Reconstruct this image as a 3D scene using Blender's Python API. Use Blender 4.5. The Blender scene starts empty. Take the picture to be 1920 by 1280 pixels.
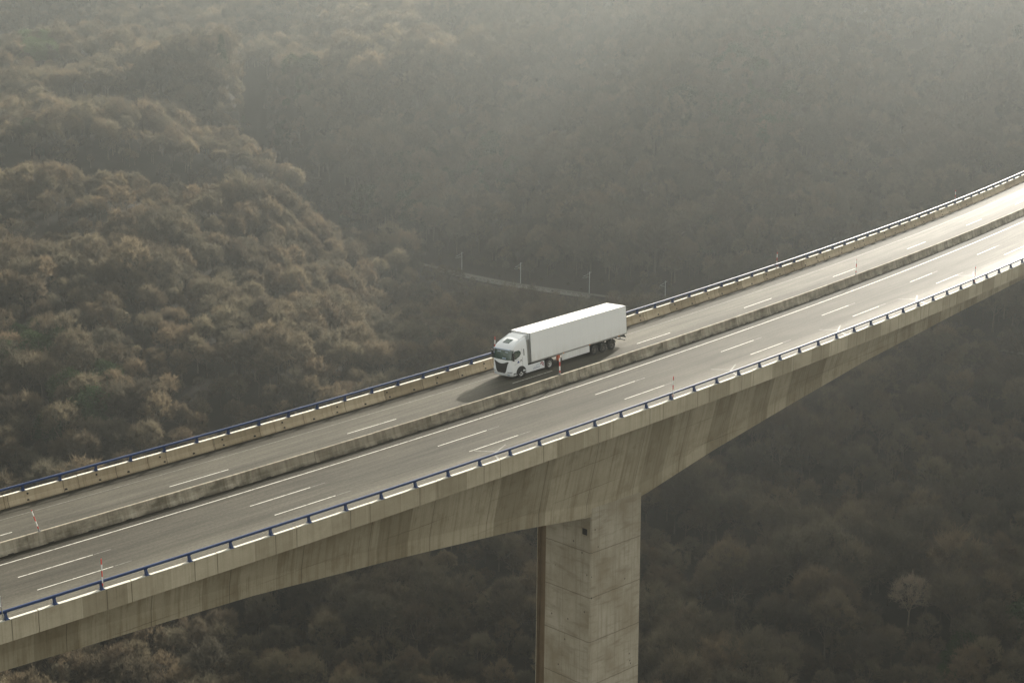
HAZE, ANISO, SUN, SKY, EXPO, DENOISE = .000215, .82, 5.0, .118, 1.3, True
import bpy, bmesh, math, random
import numpy as np
from mathutils import Vector, Matrix
PI = math.pi
random.seed(7); rng = np.random.default_rng(11)
SC = bpy.context.scene
COL = SC.collection

# ------------------------------------------------------------------ helpers
def tag(o, label=None, cat=None, group=None, kind=None):
    if label: o['label'] = label
    if cat: o['category'] = cat
    if group: o['group'] = group
    if kind: o['kind'] = kind
    return o

def empty(name, loc=(0, 0, 0), rotz=0.0):
    o = bpy.data.objects.new(name, None); COL.objects.link(o)
    o.location = loc; o.rotation_euler = (0, 0, rotz); o.empty_display_size = .3
    return o

class MB:
    """collects faces of one mesh; optional uv per vertex"""
    def __init__(s): s.v = []; s.f = []; s.uv = []; s.mi = []; s.sm = []
    def add(s, verts, faces, uv=None, mi=0, smooth=False):
        n = len(s.v); s.v += [tuple(map(float, p)) for p in verts]
        s.uv += [tuple(map(float, p)) for p in (uv if uv is not None else [(0, 0)] * len(verts))]
        for f in faces: s.f.append([i + n for i in f]); s.mi.append(mi); s.sm.append(smooth)
        return s
    def box(s, c, h, mi=0, M=None):
        P = [Vector((c[0] + h[0] * a, c[1] + h[1] * b, c[2] + h[2] * d)) for d in (-1, 1) for b in (-1, 1) for a in (-1, 1)]
        if M is not None: P = [M @ p for p in P]
        return s.add(P, [(0, 2, 3, 1), (4, 5, 7, 6), (0, 1, 5, 4), (2, 6, 7, 3), (0, 4, 6, 2), (1, 3, 7, 5)], mi=mi)
    def tube(s, pts, rad, n=8, mi=0, caps=True, smooth=True):
        pts = [Vector(p) for p in pts]; V = []; F = []
        ref = Vector((0, 0, 1))
        for i, p in enumerate(pts):
            t = (pts[min(i + 1, len(pts) - 1)] - pts[max(i - 1, 0)]).normalized()
            r = ref if abs(t.z) < .95 else Vector((1, 0, 0))
            a = t.cross(r).normalized(); b = a.cross(t)
            rr = rad[i] if isinstance(rad, (list, tuple)) else rad
            for k in range(n):
                an = 2 * PI * k / n
                V.append(p + a * math.cos(an) * rr + b * math.sin(an) * rr)
        for i in range(len(pts) - 1):
            for k in range(n):
                F.append((i * n + k, i * n + (k + 1) % n, (i + 1) * n + (k + 1) % n, (i + 1) * n + k))
        s.add(V, F, mi=mi, smooth=smooth)
        if caps:
            m = len(pts) - 1
            s.add(V[:n], [tuple(range(n))], mi=mi); s.add(V[m * n:], [tuple(range(n - 1, -1, -1))], mi=mi)
        return s
    def lathe(s, prof, n, M, mi=0, smooth=True):
        """prof: (radius, axial) rotated about local Y then placed by M"""
        V = []; F = []
        for r, y in prof:
            for k in range(n):
                an = 2 * PI * k / n
                V.append(M @ Vector((r * math.cos(an), y, r * math.sin(an))))
        for i in range(len(prof) - 1):
            for k in range(n):
                F.append((i * n + k, i * n + (k + 1) % n, (i + 1) * n + (k + 1) % n, (i + 1) * n + k))
        return s.add(V, F, mi=mi, smooth=smooth)
    def build(s, name, mat, parent=None, fix=True):
        me = bpy.data.meshes.new(name)
        me.from_pydata(s.v, [], s.f)
        if any(u != (0, 0) for u in s.uv):
            uvl = me.uv_layers.new(name='UVMap')
            li = np.zeros(len(me.loops), dtype=np.int32); me.loops.foreach_get('vertex_index', li)
            uvl.data.foreach_set('uv', np.array(s.uv, dtype=np.float32)[li].ravel())
        mats = mat if isinstance(mat, (list, tuple)) else [mat]
        for m in mats: me.materials.append(m)
        if len(mats) > 1: me.polygons.foreach_set('material_index', s.mi)
        me.polygons.foreach_set('use_smooth', s.sm)
        if fix:
            bm = bmesh.new(); bm.from_mesh(me); bmesh.ops.recalc_face_normals(bm, faces=bm.faces); bm.to_mesh(me); bm.free()
        me.update()
        o = bpy.data.objects.new(name, me); COL.objects.link(o)
        if parent is not None: o.parent = parent
        return o

# ------------------------------------------------------------------ materials
class G:
    def __init__(s, name):
        s.m = bpy.data.materials.new(name); s.m.use_nodes = True; s.nt = s.m.node_tree
        s.nt.nodes.clear(); s.out = s.nt.nodes.new('ShaderNodeOutputMaterial')
    def n(s, t, ins=None, **props):
        nd = s.nt.nodes.new(t)
        for k, v in props.items(): setattr(nd, k, v)
        for k, v in (ins or {}).items():
            if v is None: continue
            if isinstance(v, bpy.types.NodeSocket): s.nt.links.new(v, nd.inputs[k])
            else: nd.inputs[k].default_value = v
        return nd
    def math(s, op, a, b=None, c=None, clamp=False):
        return s.n('ShaderNodeMath', {0: a, 1: b, 2: c}, operation=op, use_clamp=clamp).outputs[0]
    def uv(s): return s.n('ShaderNodeTexCoord').outputs['UV']
    def obj(s): return s.n('ShaderNodeTexCoord').outputs['Object']
    def pos(s): return s.n('ShaderNodeNewGeometry').outputs['Position']
    def scale(s, v, xyz): return s.n('ShaderNodeVectorMath', {0: v, 1: xyz}, operation='MULTIPLY').outputs[0]
    def noise(s, v, sc=1.0, det=4, ro=.55):
        return s.n('ShaderNodeTexNoise', {'Vector': v, 'Scale': sc, 'Detail': det, 'Roughness': ro}).outputs[0]
    def sep(s, v):
        o = s.n('ShaderNodeSeparateXYZ', {0: v}).outputs; return o[0], o[1], o[2]
    def ramp(s, f, stops, interp='LINEAR'):
        nd = s.n('ShaderNodeValToRGB', {0: f}); cr = nd.color_ramp; cr.interpolation = interp
        while len(cr.elements) < len(stops): cr.elements.new(.5)
        for e, (p, c) in zip(cr.elements, stops):
            e.position = p; e.color = (c, c, c, 1) if isinstance(c, (int, float)) else (*c, 1)
        return nd.outputs[0]
    def mix(s, f, a, b, bt='MIX'):
        nd = s.n('ShaderNodeMix', data_type='RGBA', blend_type=bt)
        for k, v in ((0, f), (6, a), (7, b)):
            if isinstance(v, bpy.types.NodeSocket): s.nt.links.new(v, nd.inputs[k])
            elif k == 0: nd.inputs[0].default_value = v
            else: nd.inputs[k].default_value = (*v, 1) if len(v) == 3 else v
        return nd.outputs[2]
    def mr(s, v, a, b, c=0., d=1.):
        return s.n('ShaderNodeMapRange', {0: v, 1: a, 2: b, 3: c, 4: d}).outputs[0]
    def bump(s, h, st=.3, dist=.05):
        return s.n('ShaderNodeBump', {'Height': h, 'Strength': st, 'Distance': dist}).outputs[0]
    def bsdf(s, col, rough=.6, **kw):
        ins = {'Base Color': col if isinstance(col, bpy.types.NodeSocket) else (*col, 1), 'Roughness': rough}
        ins.update({k.replace('_', ' '): v for k, v in kw.items()})
        nd = s.n('ShaderNodeBsdfPrincipled', ins)
        s.nt.links.new(nd.outputs[0], s.out.inputs[0]); return s.m

def plain(name, col, rough=.6, var=.12, sc=6., **kw):
    g = G(name); n = g.noise(g.obj(), sc, 3)
    c = g.mix(n, tuple(x * (1 - var) for x in col), tuple(min(1, x * (1 + var)) for x in col))
    return g.bsdf(c, rough, **kw)

def frac_line(g, u, period, half, off=0.0):
    """1 on thin lines every period"""
    f = g.math('FRACT', g.math('ADD', g.math('DIVIDE', u, period), off + 1000.))
    return g.math('LESS_THAN', g.math('ABSOLUTE', g.math('SUBTRACT', f, .5)), half / period)

def concrete(name, base, stain, seg=0., line=0., minor=0., off=0., lines=.6, topstain=0., blot=1.):
    g = G(name); uv = g.uv(); u, v, _ = g.sep(uv)
    big = g.noise(g.scale(uv, (.12, .35, 1)), 1., 5, .6)
    mid = g.noise(g.scale(uv, (.6, .5, 1)), 1., 5, .65)
    streak = g.noise(g.scale(uv, (2.6, .14, 1)), 1., 4, .6)
    fine = g.noise(uv, 9., 5, .7); thin = g.noise(g.scale(uv, (9., .10, 1)), 1., 3, .6)
    c = g.mix(g.mr(big, .35, .68), base, tuple(b * .68 + s_ * .32 for b, s_ in zip(base, stain)))
    c = g.mix(g.math('MULTIPLY', g.mr(mid, .5, .78), .55 * blot), c, stain)
    c = g.mix(g.math('MULTIPLY', g.mr(streak, .48, .75), .6 * blot), c, stain)
    c = g.mix(g.math('MULTIPLY', g.math('MULTIPLY', g.mr(thin, .52, .70), g.mr(mid, .35, .6)), .5 * blot), c, tuple(x * .85 for x in stain))
    if topstain:
        w = g.math('ADD', v, g.math('MULTIPLY', g.math('SUBTRACT', g.noise(g.scale(uv, (.5, .3, 1)), 1., 5, .6), .5), 4.5))
        c = g.mix(g.math('MULTIPLY', g.mr(w, topstain + 1.6, topstain - 1.0), .75), c, tuple(x * .8 for x in stain))
    if seg:
        wn = g.n('ShaderNodeTexWhiteNoise', {'W': g.math('FLOOR', g.math('ADD', g.math('DIVIDE', u, seg), off + 1000.))}, noise_dimensions='1D').outputs[0]
        c = g.mix(1., c, g.mix(wn, (.68, .655, .60), (1.10, 1.09, 1.07)), 'MULTIPLY')
    if line: c = g.mix(g.math('MULTIPLY', frac_line(g, u, line, .035, off + .5), lines), c, tuple(x * .25 for x in stain))
    if topstain: c = g.mix(g.math('MULTIPLY', frac_line(g, g.math('ADD', v, g.math('MULTIPLY', mid, .22)), 2.7, .035), g.mr(big, .42, .62, 0., .5)), c, tuple(x * .4 for x in stain))
    if minor: c = g.mix(g.math('MULTIPLY', frac_line(g, u, minor, .03, off + .5), .35), c, tuple(min(1, x * 1.25) for x in base))
    c = g.mix(1., c, g.mix(fine, (.82, .82, .82), (1.16, 1.16, 1.16)), 'MULTIPLY')
    return g.bsdf(c, .85, Normal=g.bump(fine, .25, .02), **{'Specular_IOR_Level': .25})

M = {}
# ---- asphalt with lateral wear bands: uv = (along, across)
def asphalt():
    g = G('asphalt'); uv = g.uv(); u, v, _ = g.sep(uv)
    wob = g.math('MULTIPLY', g.math('SUBTRACT', g.noise(g.scale(uv, (.05, .25, 1)), 1., 4, .6), .5), 1.3)
    t = g.math('DIVIDE', g.math('ADD', v, wob), 25.)
    S = [(0., .10), (.05, .12), (.10, .185), (.17, .19), (.205, .14), (.235, .115), (.275, .13), (.32, .11), (.36, .118), (.42, .125), (.47, .12),
         (.50, .085), (.54, .075), (.575, .08), (.62, .12), (.70, .125), (.735, .165), (.77, .15), (.80, .175), (.845, .165), (.875, .12), (.915, .095), (.945, .075), (.96, .05)]
    band = g.ramp(t, [(p, (c * .46, c * .425, c * .335)) for p, c in S])
    fine = g.noise(uv, 22., 4, .75)
    long_ = g.noise(g.scale(uv, (.09, 2.2, 1)), 1., 5, .65)
    patch = g.noise(g.scale(uv, (.10, .22, 1)), 1., 4, .6)
    c = g.mix(1., band, g.mix(g.mr(long_, .3, .7), (.72, .72, .72), (1.26, 1.26, 1.26)), 'MULTIPLY')
    c = g.mix(1., c, g.mix(g.mr(patch, .3, .72), (.80, .80, .80), (1.2, 1.2, 1.2)), 'MULTIPLY')
    mott = g.noise(uv, 4.5, 4, .75)
    c = g.mix(1., c, g.mix(g.mr(mott, .3, .7), (.72, .72, .71), (1.30, 1.30, 1.30)), 'MULTIPLY')
    wv = g.math('ADD', v, g.math('MULTIPLY', g.math('SUBTRACT', g.noise(g.scale(uv, (.35, .0, 0)), 1., 5, .7), .5), .5))
    for cv, hw, am in ((22.75, .045, .75), (23.12, .035, .7), (13.3, .05, .8), (12.75, .03, .5)):
        c = g.mix(g.math('MULTIPLY', g.math('LESS_THAN', g.math('ABSOLUTE', g.math('SUBTRACT', wv, cv)), hw), am), c, (.012, .011, .009))
    c = g.mix(1., c, g.mix(fine, (.7, .7, .7), (1.32, 1.32, 1.32)), 'MULTIPLY')
    rough = g.math('SUBTRACT', .86, g.math('MULTIPLY', g.ramp(t, [(p, c_ * 1.6) for p, c_ in S]), .75))
    return g.bsdf(c, rough, Normal=g.bump(fine, .5, .012), **{'Specular_IOR_Level': .085})
M['asphalt'] = asphalt()
def paint(name, col, wear, thr):
    g = G(name); uv = g.pos()
    w = g.noise(g.scale(uv, (3, 3, 3)), 1.2, 5, .7)
    c = g.mix(g.mr(w, thr, thr + .14), col, wear)
    return g.bsdf(c, .55)
M['paint'] = paint('road_paint', (.50, .485, .43), (.20, .19, .165), .50)
M['worn'] = paint('worn_paint', (.17, .165, .145), (.075, .07, .06), .40)
M['fascia'] = concrete('parapet_concrete', (.50, .44, .325), (.22, .17, .105), seg=3.169, line=6.338, minor=3.169, off=.46, blot=.7)
M['web'] = concrete('girder_concrete', (.51, .445, .325), (.22, .165, .09), seg=3.25, line=6.5, off=.27, lines=.5, topstain=3.4)
M['inner'] = concrete('barrier_concrete', (.45, .375, .265), (.22, .165, .10), seg=4.7, line=4.7, blot=.8)
M['median'] = concrete('median_concrete', (.30, .27, .21), (.10, .082, .055), blot=1.35)
M['ledge'] = plain('ledge_concrete', (.62, .59, .50), .8, .15, 2.)
def pier_mat():
    g = G('pier_concrete'); uv = g.uv(); u, v, _ = g.sep(uv)
    big = g.noise(g.scale(uv, (.25, .22, 1)), 1., 6, .62)
    hor = g.noise(g.scale(uv, (.35, 1.6, 1)), 1., 5, .6)
    ver = g.noise(g.scale(uv, (2.4, .16, 1)), 1., 4, .6)
    fine = g.noise(uv, 7., 5, .7)
    c = g.mix(g.mr(big, .36, .66), (.50, .44, .34), (.33, .275, .19))
    c = g.mix(g.math('MULTIPLY', g.mr(hor, .52, .72), .6), c, (.21, .17, .11))
    c = g.mix(g.math('MULTIPLY', g.mr(ver, .5, .74), .5), c, (.25, .205, .135))
    w = g.math('ADD', v, g.math('MULTIPLY', g.noise(g.scale(uv, (1.5, .2, 1)), 1., 3), .15))
    c = g.mix(g.math('MULTIPLY', frac_line(g, w, 4.4, .05), .5), c, (.10, .08, .05))
    c = g.mix(g.math('MULTIPLY', frac_line(g, u, 2.3, .02), .4), c, (.13, .105, .07))
    c = g.mix(g.math('MULTIPLY', g.math('LESS_THAN', g.n('ShaderNodeTexVoronoi', {'Vector': g.scale(uv, (1, .8, 1)), 'Scale': .9}).outputs[0], .07), .8), c, (.06, .05, .035))
    c = g.mix(1., c, g.mix(fine, (.84, .84, .84), (1.14, 1.14, 1.14)), 'MULTIPLY')
    return g.bsdf(c, .88, Normal=g.bump(fine, .25, .02), **{'Specular_IOR_Level': .2})
M['pier'] = pier_mat()
M['dark'] = plain('dark_recess', (.025, .022, .018), .9)
M['blue'] = plain('blue_railing_paint', (.011, .032, .105), .48, .25, 1.5, Specular_IOR_Level=.4)
M['white'] = plain('white_truck_paint', (.80, .81, .82), .28, .03, 1.)
def trailer_mat():
    g = G('white_trailer_panel'); x, y, z = g.sep(g.obj())
    n = g.noise(g.obj(), .7, 4); st = g.noise(g.scale(g.obj(), (2.4, 2.4, .25)), 1., 4, .65)
    c = g.mix(n, (.82, .82, .81), (.77, .775, .775))
    gr = g.math('MULTIPLY', g.mr(z, 2.3, 1.15), g.mr(st, .35, .75)); c = g.mix(g.math('MULTIPLY', gr, .45), c, (.46, .42, .35))
    c = g.mix(g.math('MULTIPLY', frac_line(g, x, 1.133, .012, .98), .2), c, (.42, .42, .42))
    return g.bsdf(c, .42)
M['trailer'] = trailer_mat()
M['rimdark'] = plain('dusty_rim', (.10, .09, .075), .7, .3, 4.)
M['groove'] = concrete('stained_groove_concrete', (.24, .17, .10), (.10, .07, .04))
M['amber'] = plain('amber_lens', (.7, .25, .03), .3)
M['black'] = plain('black_plastic', (.014, .014, .015), .45)
M['tyre'] = plain('tyre_rubber', (.022, .021, .020), .8)
M['rim'] = plain('steel_rim', (.55, .54, .52), .35, .1, 5., Metallic=.6)
M['chassis'] = plain('chassis_steel', (.03, .028, .026), .7)
M['grey'] = plain('grey_metal', (.28, .28, .27), .45, .1, 4., Metallic=.5)
M['glass'] = plain('tinted_glass', (.012, .045, .036), .08, .3, 1.3, Specular_IOR_Level=.9)
M['lamp'] = plain('lamp_lens', (.85, .87, .9), .12, .05, 9.)
M['red'] = plain('red_paint', (.42, .035, .022), .5)
M['orange'] = plain('orange_box', (.50, .10, .035), .5)
M['bluelet'] = plain('blue_lettering', (.05, .075, .22), .5)
M['letgrey'] = plain('grey_lettering', (.32, .40, .50), .5)
M['maroon'] = plain('maroon_emblem', (.30, .025, .05), .5)
def bands():
    g = G('red_white_bands'); _, _, z = g.sep(g.obj())
    f = g.math('FRACT', g.math('DIVIDE', z, .84))
    c = g.mix(g.math('LESS_THAN', f, .5), (.82, .80, .76), (.55, .04, .03))
    return g.bsdf(c, .5)
M['bands'] = bands()
M['ballast'] = plain('pale_ballast', (.075, .068, .055), .95, .35, 1.)
M['palewall'] = plain('pale_wall', (.24, .235, .20), .9, .2, .8)
M['mast'] = plain('galvanised_mast', (.34, .36, .36), .6, .1, 2.)
M['roof'] = plain('pale_roof', (.30, .30, .27), .8, .15, 1.)
M['cabwall'] = plain('cabin_wall', (.30, .27, .22), .9, .2, 1.)
def twig_mat(name, c0, c1, c2, tr=.25):
    g = G(name)
    rnd = g.n('ShaderNodeObjectInfo').outputs['Random']
    ob = g.obj()
    c = g.ramp(rnd, [(0., c0), (.3, c2), (.55, c1), (.8, c0), (1., c1)])
    rn2 = g.n('ShaderNodeTexWhiteNoise', {'W': g.math('MULTIPLY', rnd, 971.3)}, noise_dimensions='1D').outputs[0]
    c = g.mix(1., c, g.mix(rn2, (.62, .63, .66), (1.45, 1.41, 1.32)), 'MULTIPLY')
    cl = g.noise(ob, .55, 3, .6)
    fi = g.noise(ob, 3.5, 2, .6)
    c = g.mix(1., c, g.mix(g.mr(cl, .3, .7), (.84, .84, .85), (1.14, 1.13, 1.11)), 'MULTIPLY')
    c = g.mix(1., c, g.mix(fi, (.7, .7, .7), (1.3, 1.3, 1.3)), 'MULTIPLY')
    d = g.n('ShaderNodeBsdfDiffuse', {'Color': c}); t = g.n('ShaderNodeBsdfTranslucent', {'Color': c})
    mx = g.n('ShaderNodeMixShader', {0: tr, 1: d.outputs[0], 2: t.outputs[0]})
    g.nt.links.new(mx.outputs[0], g.out.inputs[0]); return g.m
M['twig'] = twig_mat('bare_twigs', (.112, .088, .059), (.106, .093, .064), (.080, .074, .055), .62)
M['bark'] = twig_mat('bark', (.085, .073, .056), (.11, .095, .075), (.065, .056, .045), 0.)
M['paletwig'] = twig_mat('pale_twigs', (.25, .205, .15), (.25, .205, .15), (.25, .205, .15))
M['needle'] = twig_mat('evergreen_needles', (.030, .050, .024), (.036, .052, .022), (.026, .046, .026), .15)
M['leafgreen'] = twig_mat('evergreen_leaves', (.095, .125, .06), (.085, .115, .055), (.075, .105, .05), .2)
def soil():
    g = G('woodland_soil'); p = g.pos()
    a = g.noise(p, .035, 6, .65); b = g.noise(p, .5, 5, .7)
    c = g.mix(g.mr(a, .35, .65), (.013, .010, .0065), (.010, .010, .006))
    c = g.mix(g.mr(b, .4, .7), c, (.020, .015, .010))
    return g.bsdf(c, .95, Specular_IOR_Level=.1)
M['soil'] = soil()
# ------------------------------------------------------------------ the bridge's curve: s along, d across (towards the inside of the bend), h up
RAD = 1 / .001442; GRD = .053576; VC = -4.3e-5; XF = -.036856; ROAD = -.912
def P3(s, d, h):
    t = s / RAD
    return Vector(((RAD - d) * math.sin(t), RAD - (RAD - d) * math.cos(t), GRD * s + VC * s * s + XF * d + h))
def frame(s):
    t = s / RAD
    T = Vector((math.cos(t), math.sin(t), GRD + 2 * VC * s)).normalized()
    N = Vector((-math.sin(t), math.cos(t), XF)); N = (N - T * N.dot(T)).normalized()
    return T, N, T.cross(N)
def frame_matrix(s, d, h):
    T, N, U = frame(s); o = P3(s, d, h)
    return Matrix(((T.x, N.x, U.x, o.x), (T.y, N.y, U.y, o.y), (T.z, N.z, U.z, o.z), (0, 0, 0, 1)))
def frange(a, b, st):
    n = max(1, int(round((b - a) / st))); return [a + (b - a) * i / n for i in range(n + 1)]
S0, S1 = -150., 330.
def sweep(mb, prof, ss, closed=True, caps=True, mi=0, vs=None, smooth=False, jit=None):
    """prof: list of (d,h) or a function s -> list; every strip between profile points gets its own vertices so corners stay sharp"""
    get = prof if callable(prof) else (lambda s: prof)
    first = get(ss[0]); n = len(first); m = n if closed else n - 1
    rows = [get(s) for s in ss]
    acc = [0.]
    for i in range(1, n + 1):
        a, b = first[i - 1], first[i % n]; acc.append(acc[-1] + math.hypot(b[0] - a[0], b[1] - a[1]))
    for j in range(m):
        V = []; UV = []
        for r, s in zip(rows, ss):
            for k in (j, (j + 1) % n):
                V.append(P3(s, *r[k]))
                kk = j if k == j else j + 1
                UV.append((s, acc[kk] if vs is None else vs(j, kk, r[k])))
        F = [(2 * i, 2 * i + 1, 2 * i + 3, 2 * i + 2) for i in range(len(ss) - 1)]
        mb.add(V, F, UV, mi=mi, smooth=smooth)
    if closed and caps:
        for r, s in ((rows[0], ss[0]), (rows[-1], ss[-1])):
            mb.add([P3(s, *q) for q in r], [tuple(range(n))], [(s, q[1]) for q in r], mi=mi)
    return mb
PIER = 15.5; HALF = 91.
DEP = [(0, 12.5), (3.5, 12.35), (5, 12.05), (10, 11.15), (14, 10.45), (23, 9.3), (28.5, 8.65), (41, 7.4), (49, 7.0), (62, 6.45), (76, 6.15), (91, 6.0)]
def depth(s):
    x = abs((s - PIER + HALF) % (2 * HALF) - HALF)
    for (a, p), (b, q) in zip(DEP, DEP[1:]):
        if x <= b: return p + (q - p) * (x - a) / (b - a)
    return 6.0
W0, KW, MID = 6.35, .235, 11.95
ss = frange(S0, S1, 1.75)
via = empty('viaduct', P3(PIER, 12, -13)); via.location = (0, 0, 0)
tag(via, 'long curved concrete box girder viaduct on a tall pier, carrying both carriageways', 'bridge')
# girder: overhangs, inclined webs with a steeper bottom band, soffit
def girder_prof(s):
    D = depth(s); b = 1.25; wb = W0 + KW * (D - b - 2.1)
    L = [(-.14, -1.36), (.30, -1.46), (W0 - .9, -1.78), (W0, -2.1), (wb, -(D - b)), (wb + .06, -D)]
    return [(-.10, -1.30)] + L + [(2 * MID - d, h) for d, h in reversed(L)] + [(2 * MID + .10, -1.30)]
mb = MB(); sweep(mb, girder_prof, ss, vs=lambda j, k, q: -q[1])
mb.build('girder', M['web'], via)
# parapets: near one with its tall outer fascia, cut into lengths by open joints
def parapet(mb, ledge, d0, sgn, joints, mats):
    P_out = [(0, -1.42), (0, -.03), (.03, 0.), (.27, 0.), (.30, -.03), (.36, -.48), (.55, -.80), (.55, ROAD - .1), (.30, -1.42)]
    pr = [(d0 + sgn * a, h) for a, h in P_out]
    for a, b in zip(joints, joints[1:]):
        sweep(mb, pr, frange(a + .02, b - .02, 1.6), vs=None)
        wv = rng.uniform(-.012, .012, 2)
        led = [(d0 + sgn * (.0 - .012), .004), (d0 + sgn * (.0 - .012), .045 + wv[0]), (d0 + sgn * .26, .045 + wv[1]), (d0 + sgn * .26, .004)]
        sweep(ledge, led, frange(a + .03, b - .03, 1.6))
joints = [-20.2 - 6.338 * k for k in range(20, 0, -1)] + [-20.2 + 6.338 * k for k in range(0, 55)]
joints = [j for j in joints if S0 <= j <= S1]
mb = MB(); ld = MB(); parapet(mb, ld, -.15, 1, joints, None)
p = mb.build('parapet', M['fascia'], via); p['label'] = 'stained outer parapet on the side of the pier face'
ld.build('coping', M['ledge'], p)
j2 = [j + 1.3 for j in joints]
mb = MB(); ld = MB(); parapet(mb, ld, 24.10, -1, j2, None)
p = mb.build('parapet', M['inner'], via); p['label'] = 'parapet beyond the truck, its inner face dotted with drain holes'
ld.build('coping', M['ledge'], p)
hole = {}
for k in range(-22, 40):                                # bolt pockets and scuppers in the far parapet, each a part
    s = k * 3.05 + .6
    for dd, h, r in ((23.60, -.74, .12),) if k % 2 else ((23.745, -.24, .075), (23.60, -.74, .10)):
        if r not in hole:
            mb = MB(); mb.lathe([(0.001, -.03), (r, -.03), (r, .05)], 8, Matrix.Identity(4), smooth=False); o = hole[r] = mb.build('drain_hole', M['dark'], via)
        else: o = hole[r].copy(); COL.objects.link(o)
        o.matrix_world = frame_matrix(s + rng.uniform(-.3, .3), dd, h)
# pier
def pier(s0, base):
    T, N, U = frame(s0); c = P3(s0, 0, 0)
    T = Vector((T.x, T.y, 0)).normalized(); N = Vector((-T.y, T.x, 0))
    a = 3.5; d0, d1 = 8.45, 15.45
    out = [(-a, d0 + .12), (-a + .12, d0), (a - .12, d0), (a, d0 + .12), (a, 14.2), (a - .9, 14.35), (a - .9, 15.3), (a - .1, 15.36), (a - .1, d1),
           (-a + .1, d1), (-a + .1, 15.36), (-a + .45, 15.3), (-a + .45, 14.25), (-a, 14.2)]
    mb = MB(); per = [0.]
    for q, r in zip(out, out[1:] + out[:1]): per.append(per[-1] + math.hypot(q[0] - r[0], q[1] - r[1]))
    top = c.z - depth(s0) + .55; n = len(out)
    rows = frange(top, base, 6.)
    for i in range(n):
        V = []; UV = []
        for z in rows:
            k = 1 + (top - z) * .0011
            for j in (i, i + 1):
                q = out[j % n]; p = Vector((c.x, c.y, 0)) + T * q[0] * k + N * (MID + (q[1] - MID) * k)
                V.append((p.x, p.y, z)); UV.append((per[j], z))
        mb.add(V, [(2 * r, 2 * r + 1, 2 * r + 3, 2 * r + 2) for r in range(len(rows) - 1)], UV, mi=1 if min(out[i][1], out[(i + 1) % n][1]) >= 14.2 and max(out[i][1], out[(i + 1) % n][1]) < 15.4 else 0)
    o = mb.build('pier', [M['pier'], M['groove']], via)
    # square openings in the face
    for dd, dz, sz in ((9.25, 1.55, .30), (13.9, 1.0, .32), (11.5, 5.2, .09), (9.9, 6.6, .09), (12.9, 5.0, .09)):
        m = Matrix.Translation(Vector((c.x, c.y, c.z + XF * dd - depth(s0) - dz)) - T * (a + .004) + N * dd) @ Matrix(((T.x, N.x, 0, 0), (T.y, N.y, 0, 0), (0, 0, 1, 0), (0, 0, 0, 1)))
        hb = MB(); hb.box((0, 0, 0), (.012, sz, sz), M=m); hb.build('inspection_opening', M['dark'], o)
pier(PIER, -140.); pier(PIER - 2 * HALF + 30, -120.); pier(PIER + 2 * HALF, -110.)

# ------------------------------------------------------------------ road surface and its painted lines
road = MB(); ssr = frange(S0, S1, 2.0); cols = [.35, 4., 8., 12., 16., 20., 23.6]
for j in range(len(cols) - 1):
    sweep(road, [(cols[j], ROAD), (cols[j + 1], ROAD)], ssr, closed=False, vs=lambda jj, k, q: q[0])
road = tag(road.build('road', M['asphalt'], fix=False), kind='structure')
for p in road.data.polygons[:1]:
    if p.normal.z < 0: road.data.flip_normals()
def strip(name, s0, s1, d, w, mat='paint', lift=.005, wob=0):
    mb = MB(); ph = random.random() * 9
    sl = frange(s0, s1, 1.0)
    V = []
    for s in sl:
        o = wob * math.sin(s * 1.3 + ph)
        V += [P3(s, d - w / 2 + o, ROAD + lift), P3(s, d + w / 2 + o, ROAD + lift)]
    mb.add(V, [(2 * i, 2 * i + 2, 2 * i + 3, 2 * i + 1) for i in range(len(sl) - 1)])
    return mb.build(name, M[mat], road, fix=False)
strip('edge_line', S0, S1, 12.0, .135)
strip('edge_line', S0, S1, 21.25, .09, 'worn')
def series(known, per, lo, hi):
    a = list(known)
    while a[0][0] - per > lo: a.insert(0, (a[0][0] - per, a[0][1]))
    while a[-1][0] + per < hi: a.append((a[-1][0] + per, a[-1][1]))
    return a
d1 = series([(-43.23, 8.77), (-24.81, 8.8), (-6.31, 8.9), (12.6, 8.82), (31.02, 8.68), (49.05, 8.65), (68.27, 8.55), (86.2, 8.55)], 18.6, S0 + 8, 200)
d2 = series([(-43.25, 5.53), (-24.67, 5.62), (-5.66, 5.68), (12.99, 5.62), (31.65, 5.62)], 18.6, S0 + 8, 200)
fd = series([(-45.3, 17.95), (-26.53, 17.97), (-8.84, 18.05), (11.04, 17.97), (29.2, 17.9), (48.08, 17.86), (66.93, 17.78), (86.18, 17.8)], 18.6, S0 + 8, 200)
for arr, dr in ((d1, 1), (d2, 1), (fd, 0)):
    for s, d in arr:
        strip('lane_dash', s, s + 5.5, d, .115)
        if dr: strip('worn_dash', s + 5.6, s + 6.9, d, .08, 'worn')
# faint scraped-off arrows on the shoulder, one per bay
def arrow(s, d):
    mb = MB()
    def q(a, b, w):
        a = Vector(a); b = Vector(b); n = (b - a).normalized(); n = Vector((-n.y, n.x)) * w
        pts = [a - n, a + n, b + n * .6, b - n * .6]
        mb.add([P3(x, y, ROAD + .009) for x, y in pts], [(0, 3, 2, 1)])
    q((s, d - 2.0), (s + .9, d - .5), .11); q((s + .9, d - .5), (s + 3.1, d + .55), .09); q((s + 1.3, d - .25), (s + .4, d + 1.4), .09)
    mb.build('worn_arrow', M['worn'], road, fix=False)
for s in (-3.5, 27.0, 45.3, 61.5, 75.5): arrow(s - 2.2, 4.1)

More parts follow.
